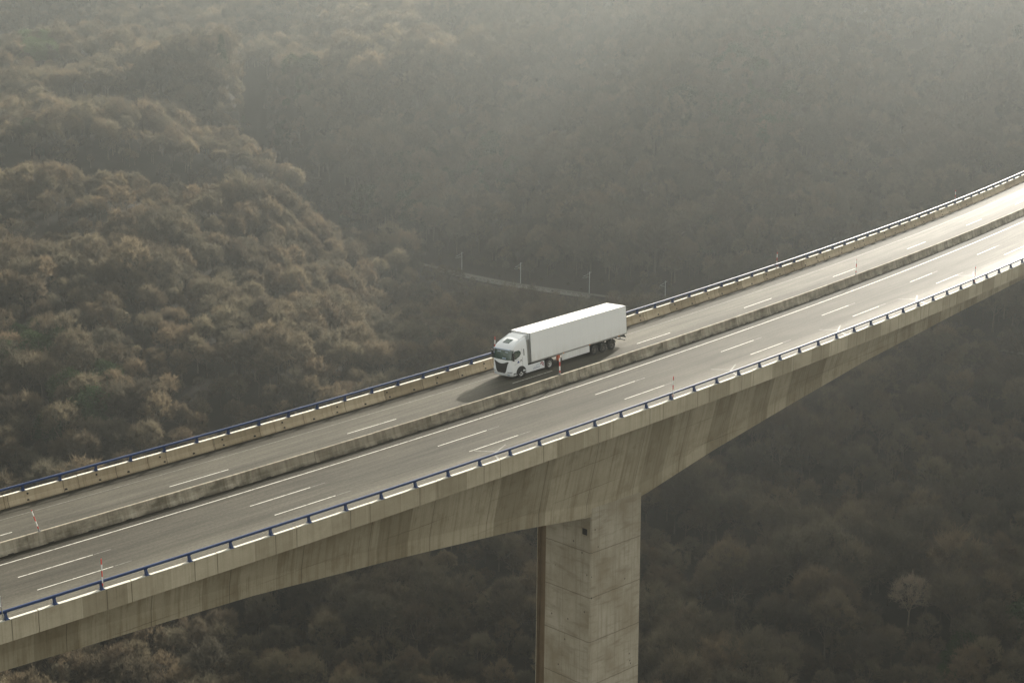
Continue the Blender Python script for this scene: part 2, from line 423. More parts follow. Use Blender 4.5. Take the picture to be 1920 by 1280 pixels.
# ------------------------------------------------------------------ blue rails bolted to the parapets
def rail(name, d0, sgn, s_first, step, n, label, lo, hi, tube_off):
    t = empty(name); tag(t, label, 'guard rail', 'blue guard rails along the parapets')
    mb = MB(); mb.tube([P3(s, d0 + sgn * tube_off, .545) for s in frange(lo, hi, 1.6)], .105, 10)
    mb.build('rail', M['blue'], t)
    pm = MB(); z0 = .048
    prof = [(-.17, z0 + .03), (.17, z0 + .03), (.155, .47), (.02, .47), (-.045, .30), (-.10, .16)]
    pm.add([(x, sgn * y, z) for x in (-.075, .075) for y, z in prof], [tuple(range(6)), tuple(range(11, 5, -1))] + [(i, (i + 1) % 6, (i + 1) % 6 + 6, i + 6) for i in range(6)])
    pm.box((0, 0, z0 + .015), (.15, .20, .016)); pm.box((0, sgn * .085, .455), (.10, .10, .02))
    first = None
    for k in range(n):
        s = s_first + step * k
        if first is None: first = o = pm.build('post', M['blue'], t)
        else: o = first.copy(); COL.objects.link(o)
        o.matrix_world = frame_matrix(s, d0, 0)
    return t
rail('guard_rail', 0., 1, -47.535 - 3.169 * 10, 3.169, 84, 'blue tube rail along the stained parapet on the pier side of the road', -80., 185., .09)
rail('guard_rail', 23.93, -1, -36.235 - 3.169 * 14 * 1.0, 3.169 * 1.0, 88, 'blue tube rail along the far parapet, passing behind the truck', -82., 195., .09)

# ------------------------------------------------------------------ precast median barrier, one thing per length
def barrier(L):
    mb = MB(); pr = [(-.33, 0), (-.30, .10), (-.17, .34), (-.11, .93), (-.07, .965), (.07, .965), (.11, .93), (.17, .34), (.30, .10), (.33, 0)]
    n = len(pr); acc = [0.]
    for q, r in zip(pr, pr[1:] + pr[:1]): acc.append(acc[-1] + math.hypot(q[0] - r[0], q[1] - r[1]))
    for j in range(n):
        V = []; UV = []
        for x in (-L / 2, 0, L / 2):
            for k in (j, j + 1): V.append((x, *pr[k % n])); UV.append((x + 3, acc[k] + 1))
        mb.add(V, [(0, 1, 3, 2), (2, 3, 5, 4)], UV)
    for x in (-L / 2, L / 2): mb.add([(x, *q) for q in pr], [tuple(range(n))], [(x, 1)] * n)
    for x in (-L / 4, L / 4):                             # lifting slots at the foot
        mb.box((x, 0, .03), (.22, .335, .031), mi=1)
    return mb
bar_mats = []
def median_variant(i):
    g = G('median_concrete'); uv = g.uv(); off = g.n('ShaderNodeVectorMath', {0: uv, 1: g.n('ShaderNodeCombineXYZ', {0: g.math('MULTIPLY', g.n('ShaderNodeObjectInfo').outputs['Random'], 190.)}).outputs[0]}, operation='ADD').outputs[0]
    u, v, _ = g.sep(uv); rnd = g.n('ShaderNodeObjectInfo').outputs['Random']
    st = g.noise(g.scale(off, (2.2, .25, 1)), 1., 5, .65); bl = g.noise(g.scale(off, (.5, .9, 1)), 1., 5, .65); fi = g.noise(off, 9., 4, .7)
    c = g.mix(rnd, (.42, .375, .29), (.28, .245, .185))
    c = g.mix(g.math('MULTIPLY', g.mr(st, .42, .7), .75), c, (.13, .105, .07))
    c = g.mix(g.math('MULTIPLY', g.mr(bl, .45, .68), .8), c, (.085, .07, .045))
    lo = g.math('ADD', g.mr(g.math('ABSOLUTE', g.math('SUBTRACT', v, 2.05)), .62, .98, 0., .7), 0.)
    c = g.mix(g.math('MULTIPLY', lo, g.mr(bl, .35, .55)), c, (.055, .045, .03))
    c = g.mix(1., c, g.mix(fi, (.8, .8, .8), (1.18, 1.18, 1.18)), 'MULTIPLY')
    return g.bsdf(c, .9, Normal=g.bump(fi, .3, .02))
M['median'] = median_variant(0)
first = None; s = -2.9 - 6.22 * 12
while s < 250:
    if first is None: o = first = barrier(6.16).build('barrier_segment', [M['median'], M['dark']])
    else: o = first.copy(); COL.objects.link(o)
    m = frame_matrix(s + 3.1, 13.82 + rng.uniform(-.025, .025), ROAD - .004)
    o.matrix_world = m @ Matrix.Rotation(rng.uniform(-.004, .004), 4, 'Z')
    tag(o, 'weathered grey concrete barrier length in the row along the median', 'barrier', 'concrete barrier lengths along the median')
    s += 6.22

# ------------------------------------------------------------------ red and white snow poles
def snow_pole(s, d, h0, H, lean, label, r=.038):
    mb = MB(); mb.tube([(0, 0, .05), (0, 0, H)], r, 8); mb.tube([(0, 0, H), (0, 0, H + .02)], r * .7, 8)
    root = mb.build('snow_pole', M['bands']); tag(root, label, 'snow pole', 'red and white snow poles on the viaduct')
    root.matrix_world = Matrix.Translation(P3(s, d, h0)) @ Matrix.Rotation(frame(s)[0].to_2d().angle_signed(Vector((1, 0))) if False else 0, 4, 'Z') @ Matrix.Rotation(lean[0], 4, 'X') @ Matrix.Rotation(lean[1], 4, 'Y')
    cm = MB(); cm.tube([(0, 0, 0), (0, 0, .22)], r * 1.5, 8); cm.box((0, 0, .012), (.09, .09, .012)); cm.build('socket', M['grey'], root)
for a in ((-41.15, -.03, .045, 2.05, (0, 0), 'red and white pole by the sign on the outer parapet'),
          (12.85, -.03, .045, 2.0, (0, 0), 'thin red and white pole on the outer parapet above the pier'),
          (66.4, -.03, .045, 1.9, (0, .05), 'thin dark red pole on the outer parapet far up the bend'),
          (-39.4, 13.85, .055, 1.75, (-.02, -.27), 'leaning red and white pole on the median, first in the row'),
          (13.2, 13.85, .055, 1.55, (0, -.04), 'red and white pole on the median in front of the truck', .06),
          (65.2, 13.85, .055, 1.75, (0, 0), 'thin pole on the median farther up the bend than the truck'),
          (14.6, 23.98, .045, 2.0, (0, 0), 'red and white pole just behind the truck cab'),
          (64.4, 23.98, .045, 1.9, (0, 0), 'thin pole on the far parapet, nearer of the two past the trailer'),
          (116.0, 23.98, .045, 1.9, (0, 0), 'thin pole on the far parapet near the end of the bend')):
    snow_pole(*a)
# small road sign seen almost edge-on
sg = empty('road_sign'); sg.matrix_world = frame_matrix(-47.75, -.05, .045)
tag(sg, 'small grey sign panel on a post at the outer rail, seen almost edge-on', 'sign')
mb = MB(); mb.tube([(0, 0, 0), (0, 0, 1.62)], .035, 8); mb.build('post', M['grey'], sg)
mb = MB(); mb.box((-.05, .33, 1.32), (.014, .36, .36)); mb.build('panel', M['grey'], sg)
mb = MB()
for y in (-.03, .69): mb.box((-.05, y, 1.32), (.02, .016, .376))
for z in (.95, 1.69): mb.box((-.05, .33, z), (.02, .344, .016))
mb.build('panel_frame', M['white'], sg)
# ------------------------------------------------------------------ the truck: local x = back from the cab's front, y = towards the far side (its right), z = up
st = 14.36
Mt = frame_matrix(st, 19.865, ROAD + .012) @ Matrix.Translation((-2.81, 0, 0))
truck = empty('articulated_truck'); truck.matrix_world = Mt
tag(truck, 'white articulated truck with a plain refrigerated box trailer driving along the far carriageway', 'truck')
LV = [(.30, .20, 1.16), (.42, .05, 1.22), (.60, .0, 1.25), (.95, .0, 1.255), (1.30, .03, 1.255), (1.85, .07, 1.25), (2.02, .10, 1.25), (2.40, .19, 1.245), (2.80, .30, 1.235),
      (2.88, .27, 1.235), (3.06, .36, 1.22), (3.25, .58, 1.20), (3.42, .92, 1.17), (3.56, 1.32, 1.13), (3.68, 1.75, 1.09), (3.76, 2.15, 1.04)]
BACK = 2.34
def lev(h):
    for (a, b, c), (a2, b2, c2) in zip(LV, LV[1:]):
        if h <= a2: t = max(0, (h - a) / (a2 - a)); return b + (b2 - b) * t, c + (c2 - c) * t
    return LV[-1][1:]
def front_pt(th, h, off=0.):
    x0, w = lev(h); c = .50; s_, k = math.sin(th), math.cos(th)
    f = lambda q: math.copysign(abs(q) ** .42, q)
    y = w * f(s_); x = x0 + c * (1 - f(k)) + .05 * (y / w) ** 2
    y2 = w * f(math.sin(th + .01)); x2 = x0 + c * (1 - f(math.cos(th + .01))) + .05 * (y2 / w) ** 2
    n = Vector((-(y2 - y), x2 - x)); n = n.normalized() if n.length else Vector((-1, 0))
    if n.x * -1 + n.y * (y / w) < 0: n = -n
    return (x + n.x * off, y + n.y * off, h + off * (.45 if h > 2.85 else 0))
TH = [-PI / 2 + PI * i / 28 for i in range(29)]
mb = MB(); rows = []
for h, x0, w in LV:
    r = [front_pt(t, h) for t in TH]
    xs = r[0][0]; bk = BACK if h < 3.5 else BACK - .02
    side = [xs + (bk - xs) * i / 3 for i in (3, 2, 1)]
    rows.append([(x, -w, h) for x in side] + r + [(x, w, h) for x in reversed(side)])
n = len(rows[0]); V = [p for r in rows for p in r]
F = [(i * n + k, i * n + k + 1, (i + 1) * n + k + 1, (i + 1) * n + k) for i in range(len(rows) - 1) for k in range(n - 1)]
F += [(i * n, (i + 1) * n, (i + 1) * n + n - 1, i * n + n - 1) for i in range(len(rows) - 1)]
F += [tuple(range(n)), tuple((len(rows) - 1) * n + k for k in range(n))]
mb.add(V, F, smooth=True)
cab = mb.build('cab', M['white'], truck)
md = cab.modifiers.new('edge', 'EDGE_SPLIT'); md.split_angle = math.radians(38)
def patch_front(name, rws, mat, off=.014, parent=cab, n=14):
    """rws: (h, th0, th1)"""
    mb = MB(); V = []
    for h, a, b in rws: V += [front_pt(a + (b - a) * i / n, h, off) for i in range(n + 1)]
    k = n + 1
    mb.add(V, [(r * k + i, r * k + i + 1, (r + 1) * k + i + 1, (r + 1) * k + i) for r in range(len(rws) - 1) for i in range(n)], smooth=True)
    return mb.build(name, mat, parent)
def yt(y, h):   # angle whose lateral position is y
    w = lev(h)[1]; return math.asin(math.copysign(min(1, abs(y / w)) ** (1 / .42), y))
def row(h, y0, y1): return (h, yt(y0, h), yt(y1, h))
patch_front('windshield', [(1.93, -1.40, 1.40), (2.02, -1.42, 1.42), (2.2, -1.42, 1.42), (2.4, -1.42, 1.42), (2.6, -1.42, 1.42), (2.79, -1.38, 1.38)], M['glass'])
for y0, y1, h0, h1 in ((-.62, -.14, 2.03, 2.13), (.12, .62, 2.62, 2.70), (-.80, -.42, 2.62, 2.68)):   # papers and visor seen through the glass
    patch_front('interior_item', [row(h0, y0, y1), row(h1, y0, y1)], M['letgrey'], .018, n=4)
patch_front('grille', [row(1.76, -.98, .98), row(1.72, -.97, .97), row(1.55, -.86, .86), row(1.3, -.78, .78), row(1.0, -.70, .70), row(.78, -.60, .60), row(.66, -.46, .46)], M['black'], .012)
# pale V over the grille: the body-coloured nose between its horns
patch_front('grille_crown', [row(1.80, -.90, .90), row(1.68, -.60, .60), row(1.60, -.34, .34), row(1.565, -.08, .08)], M['white'], .02)
for h in (.86, 1.02, 1.18, 1.34): patch_front('grille_bar', [row(h, -.62, .62), row(h + .025, -.62, .62)], M['chassis'], .019, n=8)
for sy in (-1, 1):
    a = sorted((sy * .80, sy * 1.17))
    b = sorted((sy * .88, sy * 1.21))
    patch_front('headlight', [row(.82, *b), row(.90, *a), row(.99, *a)], M['lamp'], .016, n=6)
    patch_front('headlight_surround', [row(.74, *sorted((sy * .84, sy * 1.235))), row(.80, *sorted((sy * .80, sy * 1.235)))], M['black'], .012, n=6)
    patch_front('fog_lamp', [row(.44, *sorted((sy * .78, sy * 1.0))), row(.56, *sorted((sy * .78, sy * 1.05)))], M['letgrey'], .012, n=4)
patch_front('bumper_seam', [row(.615, -1.2, 1.2), row(.640, -1.2, 1.2)], M['grey'], .008)
patch_front('number_plate', [row(.46, -.26, .26), row(.57, -.26, .26)], M['lamp'], .014, n=4)
patch_front('roof_seam', [(2.83, -1.45, 1.45), (2.865, -1.45, 1.45)], M['black'], .010)
# dark roof hatch lying on the sloping roof
mb = MB(); mb.add([(.80, -.42, 3.385), (.80, .42, 3.385), (1.42, .42, 3.612), (1.42, -.42, 3.612), (.80, -.42, 3.30), (.80, .42, 3.30), (1.42, .42, 3.52), (1.42, -.42, 3.52)],
                 [(0, 1, 2, 3), (0, 1, 5, 4), (1, 2, 6, 5), (2, 3, 7, 6), (3, 0, 4, 7)]); mb.build('roof_hatch', M['glass'], cab)
for sy in (-1, 1):
    mb = MB()                                             # raised edge of the air deflector
    mb.add([(1.0, sy * 1.02, 3.46), (2.2, sy * .98, 3.88), (2.32, sy * .98, 3.88), (2.32, sy * 1.03, 3.70), (1.0, sy * 1.10, 3.40), (2.32, sy * 1.10, 3.66)], [(0, 1, 2, 3, 5, 4), (0, 1, 3), (1, 2, 3)])
    mb.build('deflector_edge', M['white'], cab)
mb = MB(); mb.add([(1.70, -.96, 3.66), (1.70, .96, 3.66), (2.30, .98, 3.90), (2.30, -.98, 3.90), (2.32, -1.02, 3.5), (2.32, 1.02, 3.5)], [(0, 1, 2, 3), (3, 2, 5, 4)]); mb.build('air_deflector', M['white'], cab)
def side_poly(name, pts, mat, sy, off=.012, parent=cab):
    mb = MB(); P = [(x, sy * (lev(z)[1] + off), z) for x, z in pts]; Q = [(x, sy * (lev(z)[1] + off - .03), z) for x, z in pts]
    n = len(P); mb.add(P + Q, [tuple(range(n))] + [(i, (i + 1) % n, (i + 1) % n + n, i + n) for i in range(n)])
    return mb.build(name, mat, parent)
for sy in (-1, 1):
    side_poly('side_window', [(.46, 1.98), (.80, 1.93), (1.30, 2.12), (1.50, 2.36), (1.46, 2.58), (1.22, 2.72), (.66, 2.70)], M['glass'], sy)
    side_poly('door_seam', [(1.66, .95), (1.69, .95), (1.69, 2.8), (1.66, 2.8)], M['grey'], sy, .006)
    side_poly('door_seam', [(.60, 1.42), (1.66, 1.60), (1.66, 1.62), (.60, 1.44)], M['grey'], sy, .006)
    side_poly('rear_vent', [(1.86, 2.10), (1.95, 2.06), (1.97, 2.72), (1.87, 2.72)], M['black'], sy, .008)
    side_poly('door_handle', [(1.36, 1.66), (1.58, 1.70), (1.58, 1.76), (1.36, 1.72)], M['black'], sy, .03)
    side_poly('door_emblem', [(.94, 1.56), (1.22, 1.50), (1.24, 1.64), (1.10, 1.72)], M['bluelet'], sy, .016)
    for k in range(5): side_poly('door_lettering', [(.70 + k * .11, 1.74 + k * .035), (.77 + k * .11, 1.76 + k * .035), (.77 + k * .11, 1.80 + k * .035), (.70 + k * .11, 1.78 + k * .035)], M['letgrey'], sy, .016)
    arch = [(1.42 + .66 * math.cos(a), .50 + .66 * math.sin(a)) for a in [PI * i / 14 for i in range(15)]]
    side_poly('wheel_arch', [(2.08, .31)] + arch + [(.76, .31)], M['black'], sy, .010)
    side_poly('entry_step', [(.42, .36), (.72, .36), (.72, .62), (.42, .62)], M['chassis'], sy, .010)
    mb = MB(); mb.box((.34, sy * 1.42, 2.36), (.07, .10, .26)); mb.box((.34, sy * 1.42, 1.98), (.06, .09, .10)); mb.tube([(.55, sy * 1.22, 2.66), (.38, sy * 1.40, 2.64)], .025, 6); mb.tube([(.55, sy * 1.22, 1.95), (.38, sy * 1.40, 1.95)], .025, 6)
    mb.build('side_mirror', M['black'], cab)
    mb = MB(); mb.box((2.55, sy * 1.13, 2.30), (.21, .02, 1.15)); mb.build('side_deflector', M['grey'] if sy < 0 else M['white'], cab)
mb = MB(); mb.box((.26, 0, 2.90), (.10, 1.08, .03)); mb.build('sun_visor', M['letgrey'], cab)
# chassis, tanks and skirts of the tractor
mb = MB()
for sy in (-1, 1): mb.box((3.9, sy * .42, .86), (2.4, .05, .13))
mb.box((2.9, 0, .75), (.5, .95, .22)); mb.box((5.35, 0, .52), (.14, .95, .12)); mb.box((5.3, 0, 1.08), (.75, .5, .05))
mb.build('tractor_chassis', M['chassis'], truck)
for sy in (-1, 1):
    mb = MB(); mb.box((3.36, sy * 1.20, .66), (1.20, .035, .345)); mb.box((3.36, sy * 1.02, .60), (1.12, .16, .26))
    sk = mb.build('tractor_skirt', M['white'], truck)
    e = MB()                                                # swirl emblem and two lines of small lettering
    def eb(x0, z0, x1, z1, w):
        a = Vector((x0, z0)); b = Vector((x1, z1)); nn = (b - a).normalized(); nn = Vector((-nn.y, nn.x)) * w
        q = [a - nn, a + nn, b + nn, b - nn]; e.add([(p.x, sy * 1.239, p.y) for p in q], [(0, 1, 2, 3)])
    for i in range(9):
        t0, t1 = i / 9 * 4.6 - 1.2, (i + 1) / 9 * 4.6 - 1.2
        eb(4.24 + .20 * math.cos(t0), .76 + .17 * math.sin(t0), 4.24 + .20 * math.cos(t1), .76 + .17 * math.sin(t1), .035)
    eb(4.10, .92, 4.34, .62, .035); eb(4.34, .92, 4.44, .50, .035)
    e.build('emblem', M['maroon'], sk)
    e = MB()
    for i in range(11): eb(3.02 + i * .085, .52 + i * .004, 3.02 + i * .085 + .055, .53 + i * .004, .030 if i % 3 else .042)
    e.build('lettering', M['bluelet'], sk)
    e = MB()
    for i in range(6): eb(3.50 + i * .075, .78, 3.55 + i * .075, .84 if i % 2 else .76, .028)
    for i in range(7): eb(3.1 + i * .07, .66, 3.14 + i * .07, .70, .018)
    e.build('lettering', M['letgrey'], sk)
def wheel(x, sy, yc, wd, R=.51, rim='rim'):
    m = Matrix.Translation((x, sy * yc, R)) @ (Matrix.Rotation(PI, 4, 'Z') if sy < 0 else Matrix.Identity(4))
    w = empty('wheel'); w.parent = truck; w.matrix_local = m
    h = wd / 2
    mb = MB(); mb.lathe([(R * .60, -h), (R * .93, -h), (R * .985, -h + .03), (R, -h + .08), (R, h - .08), (R * .985, h - .03), (R * .93, h), (R * .60, h), (R * .56, h - .05)], 28, Matrix.Identity(4)); mb.build('tyre', M['tyre'], w)
    mb = MB(); mb.lathe([(R * .585, h - .015), (R * .55, h), (R * .50, h - .06), (R * .40, h - .10)], 24, Matrix.Identity(4))
    mb.lathe([(R * .24, h - .10), (R * .22, h + .02), (R * .16, h + .03), (0.001, h + .03)], 16, Matrix.Identity(4)); mb.build('rim', M[rim], w)
    mb = MB(); mb.lathe([(R * .58, h - .11), (.001, h - .11)], 20, Matrix.Identity(4)); mb.build('hub', M['chassis'], w)
for sy in (-1, 1):
    wheel(1.42, sy, 1.08, .32); wheel(5.25, sy, .96, .58)
    for k in range(3): wheel(11.62 + 1.31 * k, sy, 1.04, .39, .48, 'rimdark')
    mg = MB()                                             # mudguard over the drive wheels
    A = [PI * (.08 + .84 * i / 10) for i in range(11)]
    mg.add([(5.25 + .60 * math.cos(a), sy * y, .51 + .60 * math.sin(a)) for a in A for y in (.66, 1.24)], [(2 * i, 2 * i + 1, 2 * i + 3, 2 * i + 2) for i in range(10)]); mg.build('mudguard', M['black'], truck)
# trailer
X0, X1, Wt, Zb, Zt = 2.81, 16.41, 1.30, 1.165, 4.045
mb = MB(); r = .05
out = [(-Wt, Zb), (Wt, Zb), (Wt, Zt - r), (Wt - .015, Zt - .015), (Wt - r, Zt), (-Wt + r, Zt), (-Wt + .015, Zt - .015), (-Wt, Zt - r)]
for i in range(8):
    a, b = out[i], out[(i + 1) % 8]
    nx = 13
    mb.add([(X0 + (X1 - X0) * k / nx, *q) for k in range(nx + 1) for q in (a, b)], [(2 * k, 2 * k + 1, 2 * k + 3, 2 * k + 2) for k in range(nx)])
for x in (X0, X1): mb.add([(x, *q) for q in out], [tuple(range(8))])
box = mb.build('trailer_box', M['trailer'], truck)
mb = MB()
for sy in (-1, 1):
    mb.box((X0 - .012, sy * (Wt - .045), (Zb + Zt) / 2), (.02, .05, (Zt - Zb) / 2 + .006)); mb.box((X1 + .012, sy * (Wt - .06), (Zb + Zt) / 2), (.02, .062, (Zt - Zb) / 2 + .006))
    mb.box(((X0 + X1) / 2, sy * (Wt + .004), Zb + .05), ((X1 - X0) / 2, .010, .055)); mb.box(((X0 + X1) / 2, sy * (Wt - .02), Zt - .012), ((X1 - X0) / 2 - .03, .026, .02))
mb.box((X0 - .012, 0, Zt - .035), (.021, Wt - .10, .04)); mb.box((X1 + .012, 0, Zt - .04), (.021, Wt - .125, .05))
mb.build('edge_trim', M['grey'], box)
mb = MB(); mb.box((X0 - .22, 0, 3.42), (.20, .95, .46)); mb.box((X0 - .20, 0, 2.85), (.17, .90, .12)); u = mb.build('refrigeration_unit', M['white'], box)
mb = MB()
for k in range(6): mb.box((X0 - .43, 0, 3.12 + .10 * k), (.008, .70, .025))
mb.build('unit_grille', M['black'], u)
mb = MB()
for y in (-.65, .65): mb.box((X1 + .03, y, 2.6), (.012, .62, 1.34))
mb.build('rear_door', M['white'], box)
mb = MB()
for sy in (-1, 1): mb.box((9.6, sy * .48, .98), (6.6, .06, .17))
for x in (8.2, 10.2, 12.9, 15.4, 16.2): mb.box((x, 0, 1.05), (.05, 1.15, .06))
for k in range(3): mb.tube([(11.62 + 1.31 * k, -.95, .48), (11.62 + 1.31 * k, .95, .48)], .07, 8)
mb.build('trailer_chassis', M['chassis'], truck)
for sy in (-1, 1):
    mb = MB(); mb.box((8.95, sy * 1.235, .80), (1.95, .025, .33)); mb.box((8.95, sy * 1.1, .62), (1.8, .11, .05)); mb.build('trailer_skirt', M['trailer'], truck)
    mb = MB(); mb.box((6.72, sy * .98, .72), (.07, .07, .42)); mb.box((6.72, sy * .98, .28), (.14, .13, .025)); mb.build('landing_leg', M['chassis'], truck)
    mb = MB(); mb.box((6.55, sy * 1.15, .84), (.15, .10, .26)); mb.build('extinguisher_box', M['orange'], truck)
    mg = MB()
    for k in range(3):
        x = 11.62 + 1.31 * k
        mg.add([(x + .57 * math.cos(a), sy * y, .48 + .57 * math.sin(a)) for a in A for y in (.80, 1.24)], [(2 * i, 2 * i + 1, 2 * i + 3, 2 * i + 2) for i in range(10)])
    mg.build('mudguard', M['black'], truck)
    for x in (7.2, 10.9, 15.2):
        mb = MB(); mb.box((x, sy * 1.318, 1.19), (.07, .012, .035)); mb.build('marker_lamp', M['amber'], truck)
    mb = MB(); mb.box((16.36, sy * .98, .86), (.05, .18, .06)); mb.build('tail_light', M['red'], truck)
mb = MB(); mb.box((16.22, 0, .58), (.05, 1.2, .06)); mb.box((16.15, -.6, .80), (.04, .04, .2)); mb.box((16.15, .6, .80), (.04, .04, .2)); mb.box((16.3, 0, .90), (.04, 1.25, .10)); mb.build('rear_bumper', M['grey'], truck)
mb = MB(); mb.tube([(2.45, .3, 1.3), (2.6, .3, 2.1), (2.85, .3, 2.2)], .03, 6); mb.tube([(2.45, .1, 1.2), (2.62, .1, 1.9), (2.85, .1, 2.0)], .03, 6); mb.build('air_hose', M['black'], truck)
# ------------------------------------------------------------------ terrain
CAM = np.array([-86.806, -85.736, 36.312]); YAW, PITCH, ROLL, FPX = .75405, -.22949, .004458, 2945.45
CTRL = np.array([(83,289,-98.3),(126,282,-87.7),(170,267,-83.4),(214,260,-79.6),(115,352,-73.6),(155,343,-71.3),(186,331,-73.7),(218,318,-83.3),(143,409,-59.7),(185,394,-58.8),(210,368,-65.8),(173,468,-43.6),(194,458,-44.7),(214,444,-47.1),(237,425,-53.3),(250,405,-60.6),(254,389,-68.5),(251,374,-75.3),(256,356,-84.2),(275,345,-90.1),(287,315,-90.8),(299,274,-89.8),(351,549,-82.0),(347,522,-82.3),(333,468,-81.6),(331,427,-83.0),(328,389,-82.0),(329,356,-81.7),(336,323,-81.6),(344,292,-81.6),(354,248,-82.7),(367,191,-82.8),(374,147,-81.6),(353,475,-78.9),(370,421,-74.6),(386,372,-70.6),(404,329,-67.7),(423,290,-65.1),(449,234,-61.4),(397,509,-48.0),(419,457,-45.5),(440,408,-43.2),(471,356,-41.3),(497,304,-39.1),(522,254,-37.0),(468,530,-12.7),(496,461,-10.9),(527,402,-9.6),(556,346,-8.3),(583,292,-7.1),(520,566,13.5),(532,497,14.4),(562,431,15.1),(593,372,15.7),(622,316,16.3),(191,508,-84.0),(219,494,-84.0),(245,477,-84.0),(266,458,-84.0),(280,438,-84.0),(201,529,-54.5),(229,515,-55.9),(257,497,-59.4),(279,480,-65.8),(296,462,-74.6),(213,551,-32.1),(242,536,-34.6),(271,519,-39.3),(296,503,-46.7),(317,490,-58.4),(330,479,-65.1),(228,581,-32.0),(258,566,-34.3),(288,549,-38.7),(321,533,-46.2),(349,519,-56.9),(250,627,-29.8),(269,617,-30.1),(362,548,-48.6),(380,534,-54.0),(291,611,-33.9),(308,601,-33.7),(326,591,-29.3),(347,585,-26.8),(305,635,-25.0),(325,629,-15.4),(345,620,-11.4),(364,610,-14.8),(386,595,-23.6),(401,571,-31.1),(276,681,-23.4),(297,671,-23.7),(352,676,-21.2),(372,664,-17.1),(393,651,-16.7),(424,629,-19.5),(324,781,-13.5),(351,756,-13.4),(391,746,-7.0),(430,723,-6.5),(457,680,-8.9),(458,636,-15.0),(368,871,-12.8),(411,849,-11.8),(384,903,11.4),(429,880,9.7),(450,816,3.7),(507,792,6.9),(531,726,11.1),(37,194,-109.1),(62,177,-111.2),(85,153,-110.4),(107,129,-109.0),(140,102,-110.1),(163,80,-109.9),(184,57,-108.5),(78,203,-110.2),(109,186,-111.0),(141,168,-110.7),(181,137,-109.9),(206,110,-108.7),(229,82,-106.6),(232,162,-103.7),(266,144,-100.5),(289,117,-99.1),(315,168,-92.8),(345,150,-87.8)] + [(-70,214,-100),(9,323,-88),(41,459,-48),(73,596,-60),(119,790,-30),(176,1034,0),(-202,297,-80),(-318,680,-40),(229,10,-112),(392,59,-92),(390,-29,-90),(500,114,-45),(595,146,30),(509,-15,-30),(628,-1,60),(303,-177,-95),(595,-246,40),(168,-325,-100),(-342,154,-95),(-76,-436,-100),(-292,-304,-105),(-437,-97,-95),(-46,-42,-115),(50,60,-118),(92,4,-118),(-8,98,-114),(256,1375,60),(622,1236,70),(720,1058,66),(700,753,80),(598,643,42),(732,572,95),(763,441,195),(790,385,232),(803,325,250),(823,189,255),(857,27,180),(940,1008,150),(1252,590,190),(1403,92,190),(-134,1414,70),(1276,-406,180),(788,-907,60),(-962,736,0),(-771,-815,-80),(-1186,-120,-60),(-52,-1185,-60)], dtype=float)
BANKS = [([(181,561),(210,546),(240,533),(268,515),(293,499),(317,481),(336,476)],20,12),([(291,653),(305,629),(325,612),(349,601),(384,595),(417,584)],11,10),([(316,927),(374,897),(419,874),(440,834)],14,12),([(373,723),(391,706),(417,696),(439,675)],9,10)]
_rng = np.random.default_rng(5); _tab = _rng.random((256, 256))
def vnoise(x, y):
    xi = np.floor(x).astype(int); yi = np.floor(y).astype(int); fx = x - xi; fy = y - yi
    fx = fx * fx * (3 - 2 * fx); fy = fy * fy * (3 - 2 * fy)
    t = lambda i, j: _tab[i & 255, j & 255]
    return (t(xi, yi) * (1 - fx) + t(xi + 1, yi) * fx) * (1 - fy) + (t(xi, yi + 1) * (1 - fx) + t(xi + 1, yi + 1) * fx) * fy
def _rbf():
    p = CTRL[:, :2] / 100; d = np.linalg.norm(p[:, None] - p[None], axis=2)
    n = len(p); A = np.zeros((n + 3, n + 3)); A[:n, :n] = d - np.eye(n) * .06
    A[:n, n] = 1; A[:n, n + 1:] = p; A[n, :n] = 1; A[n + 1:, :n] = p.T
    return np.linalg.solve(A, np.r_[CTRL[:, 2], 0, 0, 0])
_W = _rbf()
def ground(x, y):
    x = np.atleast_1d(np.asarray(x, float)); y = np.atleast_1d(np.asarray(y, float)); p = np.stack([x, y], -1) / 100; out = np.zeros(len(x))
    for i in range(0, len(x), 4000):
        q = p[i:i + 4000]; d = np.linalg.norm(q[:, None] - CTRL[None, :, :2] / 100, axis=2)
        out[i:i + 4000] = d @ _W[:-3] + _W[-3] + q @ _W[-2:]
    r = np.hypot(x - CAM[0], y - CAM[1])
    amp = np.clip((r - 640) / 120, 0, 1) * np.where(x * .729 - y * .685 < -150, 8, 9) + 3.5
    out += amp * (vnoise(x / 72 + 7, y / 72 + 3) - .5) * 2 * .7 + amp * .35 * (vnoise(x / 34, y / 34) - .5) * 2
    for line, drop, wid in BANKS:                       # steep wooded banks: the ground falls away on the camera's side of each line
        L = np.array(line, float); best = np.full(len(x), 1e9); sg = np.zeros(len(x)); ed = np.zeros(len(x))
        for i, (a, b) in enumerate(zip(L[:-1], L[1:])):
            ab = b - a; t = ((x - a[0]) * ab[0] + (y - a[1]) * ab[1]) / (ab @ ab); tc = np.clip(t, 0, 1)
            dx, dy = x - a[0] - tc * ab[0], y - a[1] - tc * ab[1]; d = np.hypot(dx, dy)
            m = d < best; best = np.where(m, d, best); sg = np.where(m, np.sign(ab[0] * (y - a[1]) - ab[1] * (x - a[0])), sg); ed = np.where(m, (i + tc) / (len(L) - 1), ed)
        near = sg < 0
        e = np.clip(np.minimum(ed, 1 - ed) / .2, 0, 1)
        dd = best + 3 * (vnoise(x / 15, y / 15) - .5)
        out -= np.where(near, drop * np.clip(dd / wid, 0, 1) * np.clip((60 - dd) / 45, 0, 1), 0) * e
    # railway bench
    d, z = rail_dist(x, y)
    w = np.clip((16 - d) / 10, 0, 1)
    return out * (1 - w) + (z - .6) * w
